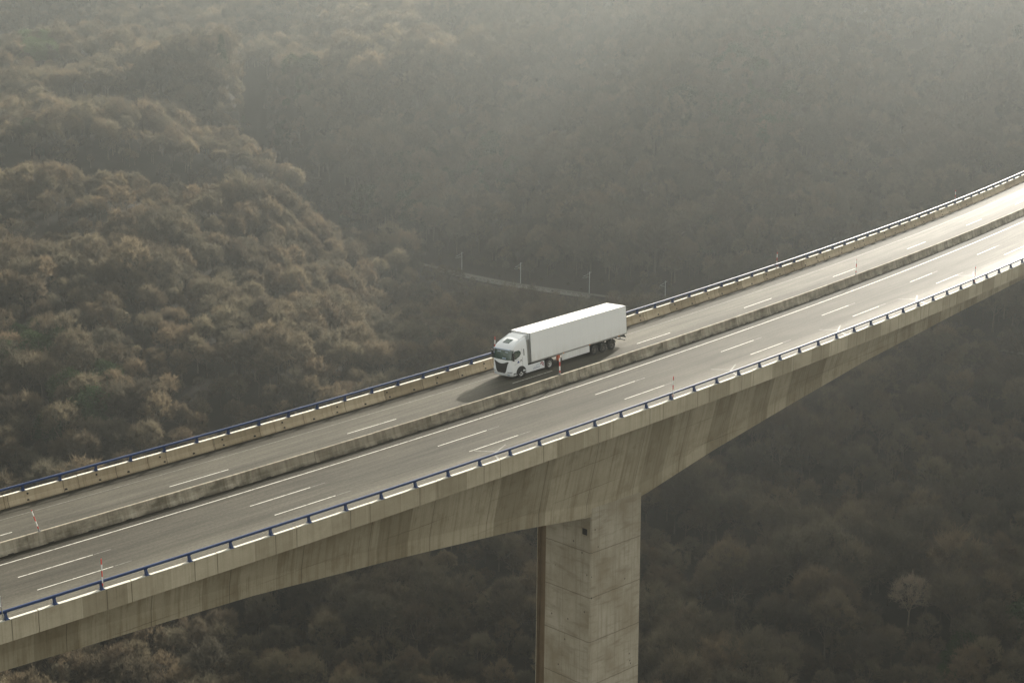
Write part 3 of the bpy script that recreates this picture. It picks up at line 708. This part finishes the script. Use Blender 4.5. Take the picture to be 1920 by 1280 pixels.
RAILP = np.array([(430, 690, -82.4), (351, 549, -82.0), (347, 522, -82.), (333, 468, -82.), (331, 427, -82.), (328, 389, -82.), (329, 356, -82.), (336, 323, -82.), (344, 292, -82.), (354, 248, -82.), (367, 191, -82.), (374, 147, -82.), (395, 60, -82.), (430, -60, -82)], float)
# smooth the line through the measured points
def _smooth(P, it=3):
    for _ in range(it):
        Q = [P[0]]
        for a, b in zip(P[:-1], P[1:]): Q += [a * .75 + b * .25, a * .25 + b * .75]
        P = np.array(Q + [P[-1]])
    return P
RAILC = _smooth(RAILP)
def rail_dist(x, y):
    best = np.full(len(x), 1e9)
    for a, b in zip(RAILC[:-1, :2], RAILC[1:, :2]):
        ab = b - a; t = np.clip(((x - a[0]) * ab[0] + (y - a[1]) * ab[1]) / (ab @ ab), 0, 1)
        best = np.minimum(best, np.hypot(x - a[0] - t * ab[0], y - a[1] - t * ab[1]))
    return best, np.full(len(x), -82.)
def cam_axes():
    cy, sy, cp, sp = math.cos(YAW), math.sin(YAW), math.cos(PITCH), math.sin(PITCH)
    fw = np.array([sy * cp, cy * cp, sp]); rt = np.array([cy, -sy, 0]); up = np.cross(rt, fw)
    cr, sr = math.cos(ROLL), math.sin(ROLL)
    return fw, cr * rt + sr * up, -sr * rt + cr * up
FW, RT, UP = cam_axes()
def project(X):
    V = np.asarray(X, float) - CAM; z = V @ FW
    return 960 + FPX * (V @ RT) / z, 640 - FPX * (V @ UP) / z, z

def make_ground():
    st = 9.; xs = np.arange(-520, 1330, st); ys = np.arange(-520, 1460, st)
    X, Y = np.meshgrid(xs, ys); Z = ground(X.ravel(), Y.ravel())
    n = len(xs); V = np.stack([X.ravel(), Y.ravel(), Z], -1)
    F = [(j * n + i, j * n + i + 1, (j + 1) * n + i + 1, (j + 1) * n + i) for j in range(len(ys) - 1) for i in range(n - 1)]
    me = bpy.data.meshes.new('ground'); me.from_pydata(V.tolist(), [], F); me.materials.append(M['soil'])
    me.polygons.foreach_set('use_smooth', [True] * len(F))
    o = bpy.data.objects.new('ground', me); COL.objects.link(o); tag(o, kind='structure')
make_ground()

# ------------------------------------------------------------------ railway along the valley
def ribbon(name, pts, half, lift, mat):
    mb = MB(); V = []
    for i, p in enumerate(pts):
        t = pts[min(i + 1, len(pts) - 1)] - pts[max(i - 1, 0)]; t = t / np.hypot(t[0], t[1]); nn = np.array([-t[1], t[0]])
        for sgn in (-1, 1): V.append((p[0] + nn[0] * half * sgn, p[1] + nn[1] * half * sgn, p[2] + lift))
    mb.add(V, [(2 * i, 2 * i + 1, 2 * i + 3, 2 * i + 2) for i in range(len(pts) - 1)])
    return mb.build(name, M[mat])
RC = RAILC.copy(); RC[:, 2] = -82.3
tag(ribbon('railway_track', RC, 1.7, 0.1, 'ballast'), kind='structure')
def at_px(u):      # point of the railway under a picture column
    uu = project(RC)[0]
    for i in range(len(RC) - 1):
        if (uu[i] - u) * (uu[i + 1] - u) <= 0: t = (u - uu[i]) / (uu[i + 1] - uu[i]); return RC[i] + t * (RC[i + 1] - RC[i])
wl = MB(); a, b = at_px(838), at_px(1120); ok = [a] + [p for p in RC if min(a[1], b[1]) < p[1] < max(a[1], b[1])] + [b]; ok = sorted(ok, key=lambda p: -p[1])
for i in range(len(ok) - 1):
    p, q = ok[i] + np.array([-4.2, 0, 0]), ok[i + 1] + np.array([-4.2, 0, 0])
    V = [(p[0] + e, p[1], p[2] + h) for e, h in ((0, -1.5), (0, .45), (.3, .45), (.3, -1.5))] + [(q[0] + e, q[1], q[2] + h) for e, h in ((0, -1.5), (0, .45), (.3, .45), (.3, -1.5))]
    wl.add(V, [(0, 1, 5, 4), (1, 2, 6, 5), (2, 3, 7, 6)])
L = float(np.hypot(*(b - a)[:2])); 
for k in range(34):
    p = a + (b - a) * (k + .5) / 34; q = min(RC, key=lambda r: abs(r[1] - p[1])); 
    wl.box((np.interp(-p[1], [-r[1] for r in ok], [r[0] for r in ok]) - 4.05, p[1], p[2] + .55), (.10, .25, .16))
tag(wl.build('trackside_wall', M['palewall']), 'low pale wall running beside the railway in the valley', 'wall')
first = None
for u in (570, 655, 755, 857, 967, 1096, 1238):
    p = at_px(u) + np.array([2.6, 0, 0])
    if first is None:
        first = t = empty('catenary_pole'); mb = MB(); mb.tube([(0, 0, -1), (0, 0, 8.2)], [.17, .13], 6); mast = mb.build('mast', M['mast'], t)
        mb = MB(); mb.tube([(0, 0, 7.6), (-3.0, 0, 6.9)], .05, 5); mb.tube([(0, 0, 6.1), (-3.0, 0, 6.9)], .05, 5); mb.tube([(-3.0, 0, 6.9), (-3.6, 0, 6.2), (-1.4, 0, 6.0)], .04, 5); mb.box((.25, 0, 7.9), (.7, .06, .06)); arm = mb.build('bracket_arm', M['mast'], t)
    else:
        t = first.copy(); COL.objects.link(t)
        for c in (mast, arm): k = c.copy(); COL.objects.link(k); k.parent = t
    t.location = (p[0], p[1], -82.3); t.rotation_euler = (0, 0, rng.uniform(-.1, .1))
    tag(t, 'slim catenary pole with a bracket arm beside the valley railway', 'pole', 'catenary poles along the railway')
# ------------------------------------------------------------------ trees
def bare_tree(seed, H, R, trunk_frac=.34, ntw=15, ncl=250, twl=(.5, 1.25), lean=0., tw=.068):
    r = np.random.default_rng(seed); tb = MB(); cb = MB()
    def rad(z): return .22 * (H / 12) * (1 - .55 * z / (H * trunk_frac))
    base = np.array([0, 0, -.6]); fork = np.array([lean * .3, 0, H * trunk_frac])
    tb.tube([base, (lean * .1, .05, H * trunk_frac * .5), fork], [rad(0) * 1.25, rad(H * trunk_frac * .5), rad(H * trunk_frac)], 6, caps=False)
    nodes = []
    nl = r.integers(5, 8); ph = r.random() * 6.3
    for i in range(nl):
        az = ph + i * 2 * PI / nl + r.uniform(-.35, .35); el = r.uniform(.45, 1.25) if i else 1.4
        ln = H * (1 - trunk_frac) * r.uniform(.62, .82)
        d = np.array([math.cos(az) * math.cos(el), math.sin(az) * math.cos(el), math.sin(el)])
        reach = R * .62; 
        p = fork + np.array([0, 0, -r.uniform(0, H * .08)]); pts = [p]; 
        for k in range(4):
            d = d + np.array([r.normal() * .16, r.normal() * .16, .10]); d /= np.linalg.norm(d)
            p = p + d * ln / 4; pts.append(p)
            nodes.append((p, d))
        w = rad(H * trunk_frac) * .62
        tb.tube(pts, [w * 1.15, w * 1.0, w * .8, w * .6, w * .35], 4, caps=False)
        for k in (1, 2, 3):
            for _ in range(2):
                dd = d + r.normal(size=3) * .75; dd[2] = abs(dd[2]) * .6 + .15; dd /= np.linalg.norm(dd)
                q = pts[k]; l2 = ln * r.uniform(.28, .45); qs = [q]
                for m in range(3):
                    dd = dd + r.normal(size=3) * .18; dd /= np.linalg.norm(dd); q = q + dd * l2 / 3; qs.append(q); nodes.append((q, dd))
                tb.tube(qs, [w * .62, w * .5, w * .38, w * .22], 3, caps=False)
    NP = np.array([q for q, _ in nodes])
    cz = H * .60; rz = H * .40
    V = []; F = []
    for c in range(ncl):
        u = r.uniform(-.32, 1); az = r.random() * 2 * PI; f = r.uniform(.66, 1.0) ** .6 * (.80 + .15 * math.sin(3 * az + seed) * math.cos(2.3 * u + seed) + .12 * math.sin(5 * az + 2 * seed + 3 * u))
        s_ = math.sqrt(max(0, 1 - u * u))
        tip = np.array([math.cos(az) * s_ * R * f + lean * .5, math.sin(az) * s_ * R * f, cz + u * rz * f])
        j = np.argmin(np.linalg.norm(NP - tip, axis=1) + r.random(len(NP)) * .8); a = NP[j]
        mid = (a + tip) / 2 + r.normal(size=3) * .15
        cb.tube([a, mid, tip], [.035, .026, .012], 3, caps=False)
        out = tip - np.array([lean * .5, 0, cz - H * .18]); out /= np.linalg.norm(out)
        for k in range(ntw):
            t = r.uniform(.25, 1.0); o = a + (tip - a) * t + r.normal(size=3) * .12
            d = out * 1.0 + r.normal(size=3) * .62; d[2] += .18; d /= np.linalg.norm(d)
            l = r.uniform(*twl); side = np.cross(d, r.normal(size=3)); side /= np.linalg.norm(side)
            n = len(V); V += [o - side * tw / 2, o + side * tw / 2, o + d * l]; F.append((n, n + 1, n + 2))
    cb.add(V, F)
    return tb, cb
def conifer(seed, H, R):
    r = np.random.default_rng(seed); tb = MB(); cb = MB(); tb.tube([(0, 0, -.6), (0, 0, H * .5), (0, 0, H)], [.26, .16, .02], 6, caps=False)
    V = []; F = []
    for k in range(150):
        z = H * (.12 + .88 * (k / 150) ** .9); w = R * (1 - z / H) ** .8 * r.uniform(.75, 1.1) + .2; az = r.random() * 2 * PI
        d = np.array([math.cos(az), math.sin(az), -.22])
        cb.tube([(0, 0, z), tuple(np.array([0, 0, z]) + d * w)], [.03, .01], 3, caps=False)
        for i in range(22):
            o = np.array([0, 0, z]) + d * w * r.uniform(.15, 1.05) + r.normal(size=3) * .12
            e = d * .5 + r.normal(size=3) * .5; e /= np.linalg.norm(e); s_ = np.cross(e, r.normal(size=3)); s_ /= np.linalg.norm(s_)
            n = len(V); V += [o - s_ * .10, o + s_ * .10, o + e * .55]; F.append((n, n + 1, n + 2))
    cb.add(V, F); return tb, cb
def leafy(seed, H, R, n_cl=110, leaf=.24):
    r = np.random.default_rng(seed); tb, _ = bare_tree(seed, H, R, .3, 0, 1); cb = MB(); V = []; F = []
    for c in range(n_cl):
        u = r.uniform(-.55, 1); az = r.random() * 2 * PI; f = r.uniform(.55, 1.) ** .5; s_ = math.sqrt(1 - u * u)
        ct = np.array([math.cos(az) * s_ * R * f, math.sin(az) * s_ * R * f, H * .58 + u * H * .42 * f]); rr = r.uniform(.5, 1.05)
        for k in range(34):
            o = ct + r.normal(size=3) * rr * .55; e = r.normal(size=3); e /= np.linalg.norm(e); q = np.cross(e, r.normal(size=3)); q /= np.linalg.norm(q)
            n = len(V); V += [o - e * leaf, o + q * leaf * .5, o + e * leaf, o - q * leaf * .5]; F.append((n, n + 1, n + 2, n + 3))
    cb.add(V, F); return tb, cb
SPEC = [('b', 1, 12.0, 4.3, {}), ('b', 2, 13.5, 4.6, dict(trunk_frac=.38)), ('b', 3, 10.5, 4.6, dict(lean=1.2)), ('b', 4, 11.5, 3.6, dict(trunk_frac=.4, ntw=12)),
        ('b', 5, 12.5, 5.2, dict(ncl=300)), ('b', 6, 9.5, 3.9, dict(trunk_frac=.28, ntw=13)), ('b', 7, 12.5, 4.4, dict(ntw=7, ncl=190, twl=(.7, 1.5))), ('b', 8, 13.0, 4.0, dict(ntw=9, ncl=220, lean=-.8))]
KIND = []
for i, (t, sd, H, R, kw) in enumerate(SPEC):
    a, b = bare_tree(sd, H, R, **kw)
    tr = a.build('trunk', M['bark'], fix=False); cr = b.build('crown', M['twig'], fix=False)
    KIND.append((tr, cr, H, R))
GREEN = []
for a, b, H, R, m in ((*conifer(21, 15, 3.2), 15, 3.2, 'needle'), (*leafy(31, 10.5, 4.2), 10.5, 4.2, 'needle'), (*leafy(33, 10, 3.8), 10, 3.8, 'leafgreen')):
    GREEN.append((a.build('trunk', M['bark'], fix=False), b.build('crown', M[m], fix=False), H, R))
pa, pb = bare_tree(41, 11.5, 4.2, trunk_frac=.36, ntw=11, ncl=230, twl=(.6, 1.4), tw=.06)
PALE = (pa.build('trunk', M['paletwig'], fix=False), pb.build('crown', M['paletwig'], fix=False), 11.5, 4.2)
used = set()
def plant(kind, x, y, z, rz, sc, name, label, cat, group=None):
    t = empty(name, (x, y, z), rz); t.scale = (sc, sc, sc * 1.0); tag(t, label, cat, group)
    for o in kind[:2]:
        if o.name in used or o.parent is not None: c = o.copy(); COL.objects.link(c)
        else: c = o
        c.parent = t
    return t

# the wood: one jittered spot per tree inside the view and a wide margin
pts = []
cell = 5.7
gx = np.arange(-150, 1000, cell); gy = np.arange(-150, 1330, cell)
X, Y = np.meshgrid(gx, gy); X = X.ravel() + rng.uniform(-.46, .46, X.size) * cell; Y = Y.ravel() + rng.uniform(-.46, .46, Y.size) * cell
rr = np.hypot(X - CAM[0], Y - CAM[1]); az = np.degrees(np.arctan2(X - CAM[0], Y - CAM[1])) - math.degrees(YAW)
keep = (np.abs(az) < 27) & (rr > 215) & (rr < 1230) & (rng.random(len(X)) > .07)
X, Y, rr, az = X[keep], Y[keep], rr[keep], az[keep]
Z = ground(X, Y)
gz = np.hypot(ground(X + 4, Y) - Z, ground(X, Y + 4) - Z) / 4                # steep banks carry more trees to the square metre of plan
st_ = (gz > .42) & (rr > 420); ex = X[st_] + rng.uniform(-2.6, 2.6, st_.sum()); ey = Y[st_] + rng.uniform(-2.6, 2.6, st_.sum())
X = np.r_[X, ex]; Y = np.r_[Y, ey]; rr = np.r_[rr, rr[st_]]; az = np.r_[az, az[st_]]; Z = ground(X, Y)
dr, _ = rail_dist(X, Y); keep = dr > 4.5
pc = P3(PIER, 12, 0); keep &= np.hypot(X - pc.x, Y - pc.y) > 9
X, Y, Z, rr, az, dr = X[keep], Y[keep], Z[keep], rr[keep], az[keep], dr[keep]
N = len(X)
kind = rng.integers(0, len(KIND), N); scl = rng.uniform(.66, 1.36, N) * (.95 + .42 * (vnoise(X / 24, Y / 24) - .5) * 2); rotz = rng.uniform(0, 2 * PI, N)
U_, W_, _ = project(np.column_stack([X, Y, Z]))
cl = (U_ > 780) & (U_ < 1135) & (dr < 46) & (rr < np.interp(U_, [780, 860, 1000, 1135], [650, 640, 612, 600]))
scl[cl] *= np.interp(dr[cl], [8, 46], [.30, .75])
scl[(U_ > 640) & (rr > 600) & (dr > 14)] *= 1.22
scl[(dr < 14)] *= .55
for line, drop, wid in BANKS[:1]:
    L = np.array(line, float)
    for a, b in zip(L[:-1], L[1:]):
        ab = b - a; t = ((X - a[0]) * ab[0] + (Y - a[1]) * ab[1]) / (ab @ ab); off = (ab[0] * (Y - a[1]) - ab[1] * (X - a[0])) / np.hypot(*ab)
        scl[(t >= 0) & (t < 1) & (off < 1) & (off > -24)] *= .6
green = np.full(N, -1)
gn = vnoise(X / 55 + 31, Y / 55 + 12); green[(gn > .80) & (rng.random(N) < .22)] = 1
for u, w, rad_, k, p in ((600, 575, 26, 1, .75), (410, 560, 14, 1, .4), (68, 95, 34, 2, .85), (1340, 460, 30, 1, .35)):
    d = np.hypot(U_ - u, (W_ - 12 - w) * 1.3); green[(d < rad_) & (rng.random(N) < p)] = k
def ray_ground(u, w):
    d = FW * FPX + RT * (u - 960) + UP * (640 - w); d /= np.linalg.norm(d); t = np.arange(250, 1400, 2.); P = CAM + d[None] * t[:, None]
    g = ground(P[:, 0], P[:, 1]); k = np.argmax(P[:, 2] < g); return P[k, 0], P[k, 1], g[k]
px_, py_, _ = ray_ground(1702, 1188); dv = np.array([px_, py_]) - CAM[:2]; dv /= np.hypot(*dv)
al = (X - px_) * dv[0] + (Y - py_) * dv[1]; la = np.abs(-(X - px_) * dv[1] + (Y - py_) * dv[0])
scl = np.where((la < 9) & (al < 0) & (al > -26), scl * .55, scl); gone = (la < 6.5) & (np.abs(al) < 7)
# which of them show largest: height over distance, in the frame and not behind the bridge
Hh = np.array([k[2] for k in KIND])[kind] * scl
tu, tw_, tz = project(np.column_stack([X, Y, Z + Hh * .75]))
sb = np.array([project(P3(s, 23.9, .5)) for s in frange(-75, 140, 3)])[:, :2]; so = np.array([project(P3(s, W0 + 1.2, -depth(s))) for s in frange(-75, 140, 3)])[:, :2]
top_y = np.interp(tu, sb[:, 0], sb[:, 1]); bot_y = np.interp(tu, so[:, 0], so[:, 1])
vis = (tu > -15) & (tu < 1935) & (tw_ > 0) & (tw_ < 1290) & ~((tw_ > top_y + 3) & (tw_ < bot_y + 6)) & ~((tu > 1016) & (tu < 1198) & (tw_ > top_y))
size = np.where(vis & (green < 0) & ~gone, Hh / tz, 0)
big = np.zeros(N, bool); big[np.argsort(-size)[:300]] = True
below = tw_ > bot_y
LB = ('bare leafless tree in the dark shaded wood below the viaduct', 'bare trees in the shaded wood below the viaduct')
LA = ('bare brown leafless tree on the open slope beyond the far parapet', 'bare trees on the slope beyond the far parapet')
for k in KIND: pass
firstuse = {}
def place(kd, i, name, label, cat, group):
    t = empty(name, (X[i], Y[i], Z[i]), rotz[i]); t.scale = (scl[i],) * 3; tag(t, label, cat, group)
    for o in kd[:2]:
        if o.parent is None: c = o
        else: c = o.copy(); COL.objects.link(c)
        c.parent = t
    return t
for i in np.nonzero(big)[0]:
    lab, grp = LB if below[i] else LA
    place(KIND[kind[i]], i, 'bare_tree', lab, 'tree', grp)
for kd in KIND:
    if kd[0].parent is None: raise RuntimeError('kind not planted')
# evergreens: a few, each its own tree
GI = np.nonzero(green >= 0)[0]
inview = (tu > -20) & (tu < 1940) & (tw_ > -5) & (tw_ < 1290)
for i in GI:
    if not inview[i]: continue
    kd = GREEN[green[i]]
    if green[i] == 2: lab, grp = 'light green leafy tree in the small green clump high on the far left hill', 'light green trees on the far left hill'
    else: lab, grp = 'dark evergreen tree among the bare brown trees of the valley', 'dark evergreen trees among the bare wood'
    place(kd, i, 'evergreen_tree', lab, 'tree', grp)
x, y, z = ray_ground(1702, 1188)
pale_xy = (x, y)
t = empty('bare_tree', (x, y, z), .6); t.scale = (1.3,) * 3
tag(t, 'pale fawn bare tree standing out in the darkest part of the wood below the bridge', 'tree')
for o in PALE[:2]: o.parent = t
x, y, z = ray_ground(417, 138); con_xy = (x, y)
t = empty('conifer_tree', (x, y, z), 0); t.scale = (1.25,) * 3; tag(t, 'dark pointed conifer beside the pale cabin roof on the upper left hill', 'tree')
for o in GREEN[0][:2]: o.parent = t
x, y, z = ray_ground(394, 142)
cb_ = empty('cabin', (x, y, z + 2.5), -.5); cb_.scale = (.5,) * 3; tag(cb_, 'tiny cabin with a pale roof half hidden by trees beside the conifer', 'cabin')
mb = MB(); mb.box((0, 0, 1.0), (3.6, 2.4, 2.2)); mb.add([(-3.6, -2.4, 3.2), (-3.6, 2.4, 3.2), (-3.6, 0, 4.4), (3.6, -2.4, 3.2), (3.6, 2.4, 3.2), (3.6, 0, 4.4)], [(0, 1, 2), (3, 4, 5)]); mb.build('wall', M['cabwall'], cb_)
mb = MB(); mb.add([(-3.9, -2.8, 3.0), (3.9, -2.8, 3.0), (3.9, 0, 4.45), (-3.9, 0, 4.45), (-3.9, 2.8, 3.0), (3.9, 2.8, 3.0), (-3.9, -2.8, 3.14), (3.9, -2.8, 3.14), (3.9, 0, 4.59), (-3.9, 0, 4.59), (-3.9, 2.8, 3.14), (3.9, 2.8, 3.14)],
       [(0, 1, 2, 3), (3, 2, 5, 4), (6, 7, 8, 9), (9, 8, 11, 10), (0, 1, 7, 6), (4, 5, 11, 10), (0, 3, 9, 6), (3, 4, 10, 9), (1, 2, 8, 7), (2, 5, 11, 8)]); mb.build('roof', M['roof'], cb_)
mb = MB(); mb.box((.9, -2.43, .7), (.5, .04, 1.1)); mb.build('door', M['dark'], cb_)
# the rest of the wood as one object: a point per tree, planted with the same bare trees
rest = ~big & (green < 0) & ~gone & (np.hypot(X - con_xy[0], Y - con_xy[1]) > 5)
me = bpy.data.meshes.new('forest'); me.from_pydata(np.column_stack([X, Y, Z])[rest].tolist(), [], [])
for nm, ty, arr in (('kind', 'INT', kind[rest]), ('scl', 'FLOAT', scl[rest]), ('rotz', 'FLOAT', rotz[rest])):
    at = me.attributes.new(nm, ty, 'POINT'); at.data.foreach_set('value', arr.astype(np.int32 if ty == 'INT' else np.float32))
forest = bpy.data.objects.new('forest', me); COL.objects.link(forest)
tag(forest, 'dense leafless brown wood covering the valley and the hillsides', 'forest', kind='stuff')
ng = bpy.data.node_groups.new('plant_wood', 'GeometryNodeTree')
ng.interface.new_socket('Geometry', in_out='INPUT', socket_type='NodeSocketGeometry'); ng.interface.new_socket('Geometry', in_out='OUTPUT', socket_type='NodeSocketGeometry')
gi = ng.nodes.new('NodeGroupInput'); go = ng.nodes.new('NodeGroupOutput'); J = ng.nodes.new('GeometryNodeJoinGeometry')
for tr, cr, H, R in KIND:
    jn = ng.nodes.new('GeometryNodeJoinGeometry')
    for o in (tr, cr):
        oi = ng.nodes.new('GeometryNodeObjectInfo'); oi.transform_space = 'ORIGINAL'; oi.inputs['Object'].default_value = o
        ng.links.new(oi.outputs['Geometry'], jn.inputs[0])
    gt = ng.nodes.new('GeometryNodeGeometryToInstance'); ng.links.new(jn.outputs[0], gt.inputs[0]); ng.links.new(gt.outputs[0], J.inputs[0])
ip = ng.nodes.new('GeometryNodeInstanceOnPoints'); ip.inputs['Pick Instance'].default_value = True
ng.links.new(gi.outputs[0], ip.inputs['Points']); ng.links.new(J.outputs[0], ip.inputs['Instance'])
def attr(nm, ty):
    a = ng.nodes.new('GeometryNodeInputNamedAttribute'); a.data_type = ty; a.inputs['Name'].default_value = nm
    return next(o for o in a.outputs if o.enabled and o.name == 'Attribute')
ng.links.new(attr('kind', 'INT'), ip.inputs['Instance Index'])
cx = ng.nodes.new('ShaderNodeCombineXYZ'); ng.links.new(attr('rotz', 'FLOAT'), cx.inputs[2]); ng.links.new(cx.outputs[0], ip.inputs['Rotation'])
cs = ng.nodes.new('ShaderNodeCombineXYZ'); sa = attr('scl', 'FLOAT')
for k in range(3): ng.links.new(sa, cs.inputs[k])
ng.links.new(cs.outputs[0], ip.inputs['Scale']); ng.links.new(ip.outputs[0], go.inputs[0])
md = forest.modifiers.new('wood', 'NODES'); md.node_group = ng
print('TREES', N, 'rest', int(rest.sum()), 'big', int(big.sum()), 'above', int((big & ~below).sum()), 'green', len(GI), 'min big size', size[big].min())
for k in GREEN:
    for o in k[:2]:
        if o.parent is None: bpy.data.objects.remove(o)

# ------------------------------------------------------------------ air
hz = MB(); zs = ground(*[a.ravel() for a in np.meshgrid(np.arange(-520, 1330, 30.), np.arange(-520, 1460, 30.))])
zlo, zhi = float(zs.min()) - 40, float(max(zs.max(), 60)) + 25
hz.box((405, 470, (zlo + zhi) / 2), (960, 1020, (zhi - zlo) / 2)); hz = hz.build('haze', bpy.data.materials.new('haze_air')); tag(hz, kind='stuff')
hm = hz.data.materials[0]; hm.use_nodes = True; hm.cycles.homogeneous_volume = True; hm.cycles.volume_sampling = 'DISTANCE'; nt = hm.node_tree; nt.nodes.clear()
vo = nt.nodes.new('ShaderNodeVolumePrincipled'); om = nt.nodes.new('ShaderNodeOutputMaterial'); nt.links.new(vo.outputs[0], om.inputs['Volume'])
vo.inputs['Color'].default_value = (.87, .93, .925, 1); vo.inputs['Density'].default_value = HAZE; vo.inputs['Anisotropy'].default_value = ANISO
# ------------------------------------------------------------------ light, sky, camera
AZ, EL = math.radians(20.5), math.radians(23.6)
sd = Vector((math.cos(EL) * math.cos(AZ), math.cos(EL) * math.sin(AZ), math.sin(EL)))
li = bpy.data.lights.new('sun', 'SUN'); li.energy = SUN; li.angle = math.radians(.5); li.color = (1., .93, .83)
so_ = bpy.data.objects.new('sun', li); COL.objects.link(so_); so_.rotation_euler = sd.to_track_quat('Z', 'Y').to_euler(); so_.location = sd * 500
w = bpy.data.worlds.new('World'); SC.world = w; w.use_nodes = True; nt = w.node_tree
sky = nt.nodes.new('ShaderNodeTexSky'); sky.sky_type = 'NISHITA'; sky.sun_disc = False; sky.sun_elevation = EL; sky.sun_rotation = PI / 2 - AZ
sky.air_density = 1.0; sky.dust_density = 3.0; sky.ozone_density = .6
bg = nt.nodes['Background']; hs = nt.nodes.new('ShaderNodeHueSaturation'); hs.inputs['Saturation'].default_value = .30; nt.links.new(sky.outputs[0], hs.inputs['Color'])
tn = nt.nodes.new('ShaderNodeMix'); tn.data_type = 'RGBA'; tn.blend_type = 'MULTIPLY'; tn.inputs[0].default_value = 1; nt.links.new(hs.outputs[0], tn.inputs[6]); tn.inputs[7].default_value = (1.0, .97, .85, 1); nt.links.new(tn.outputs[2], bg.inputs[0]); bg.inputs[1].default_value = SKY
cd = bpy.data.cameras.new('camera'); co = bpy.data.objects.new('camera', cd); COL.objects.link(co); SC.camera = co
cd.sensor_width = 36; cd.lens = FPX / 1920 * 36; cd.clip_end = 6000; cd.clip_start = 1
co.matrix_world = Matrix(((RT[0], UP[0], -FW[0], CAM[0]), (RT[1], UP[1], -FW[1], CAM[1]), (RT[2], UP[2], -FW[2], CAM[2]), (0, 0, 0, 1)))
vs = SC.view_settings; vs.view_transform = 'Standard'; vs.look = 'None'; vs.exposure = EXPO; vs.gamma = 1
cy = SC.cycles; cy.max_bounces = 6; cy.diffuse_bounces = 1; cy.glossy_bounces = 2; cy.transmission_bounces = 2; cy.volume_bounces = 0; cy.transparent_max_bounces = 4
cy.use_denoising = DENOISE; cy.denoising_prefilter = 'ACCURATE'; cy.caustics_reflective = False; cy.caustics_refractive = False; cy.sample_clamp_indirect = 2
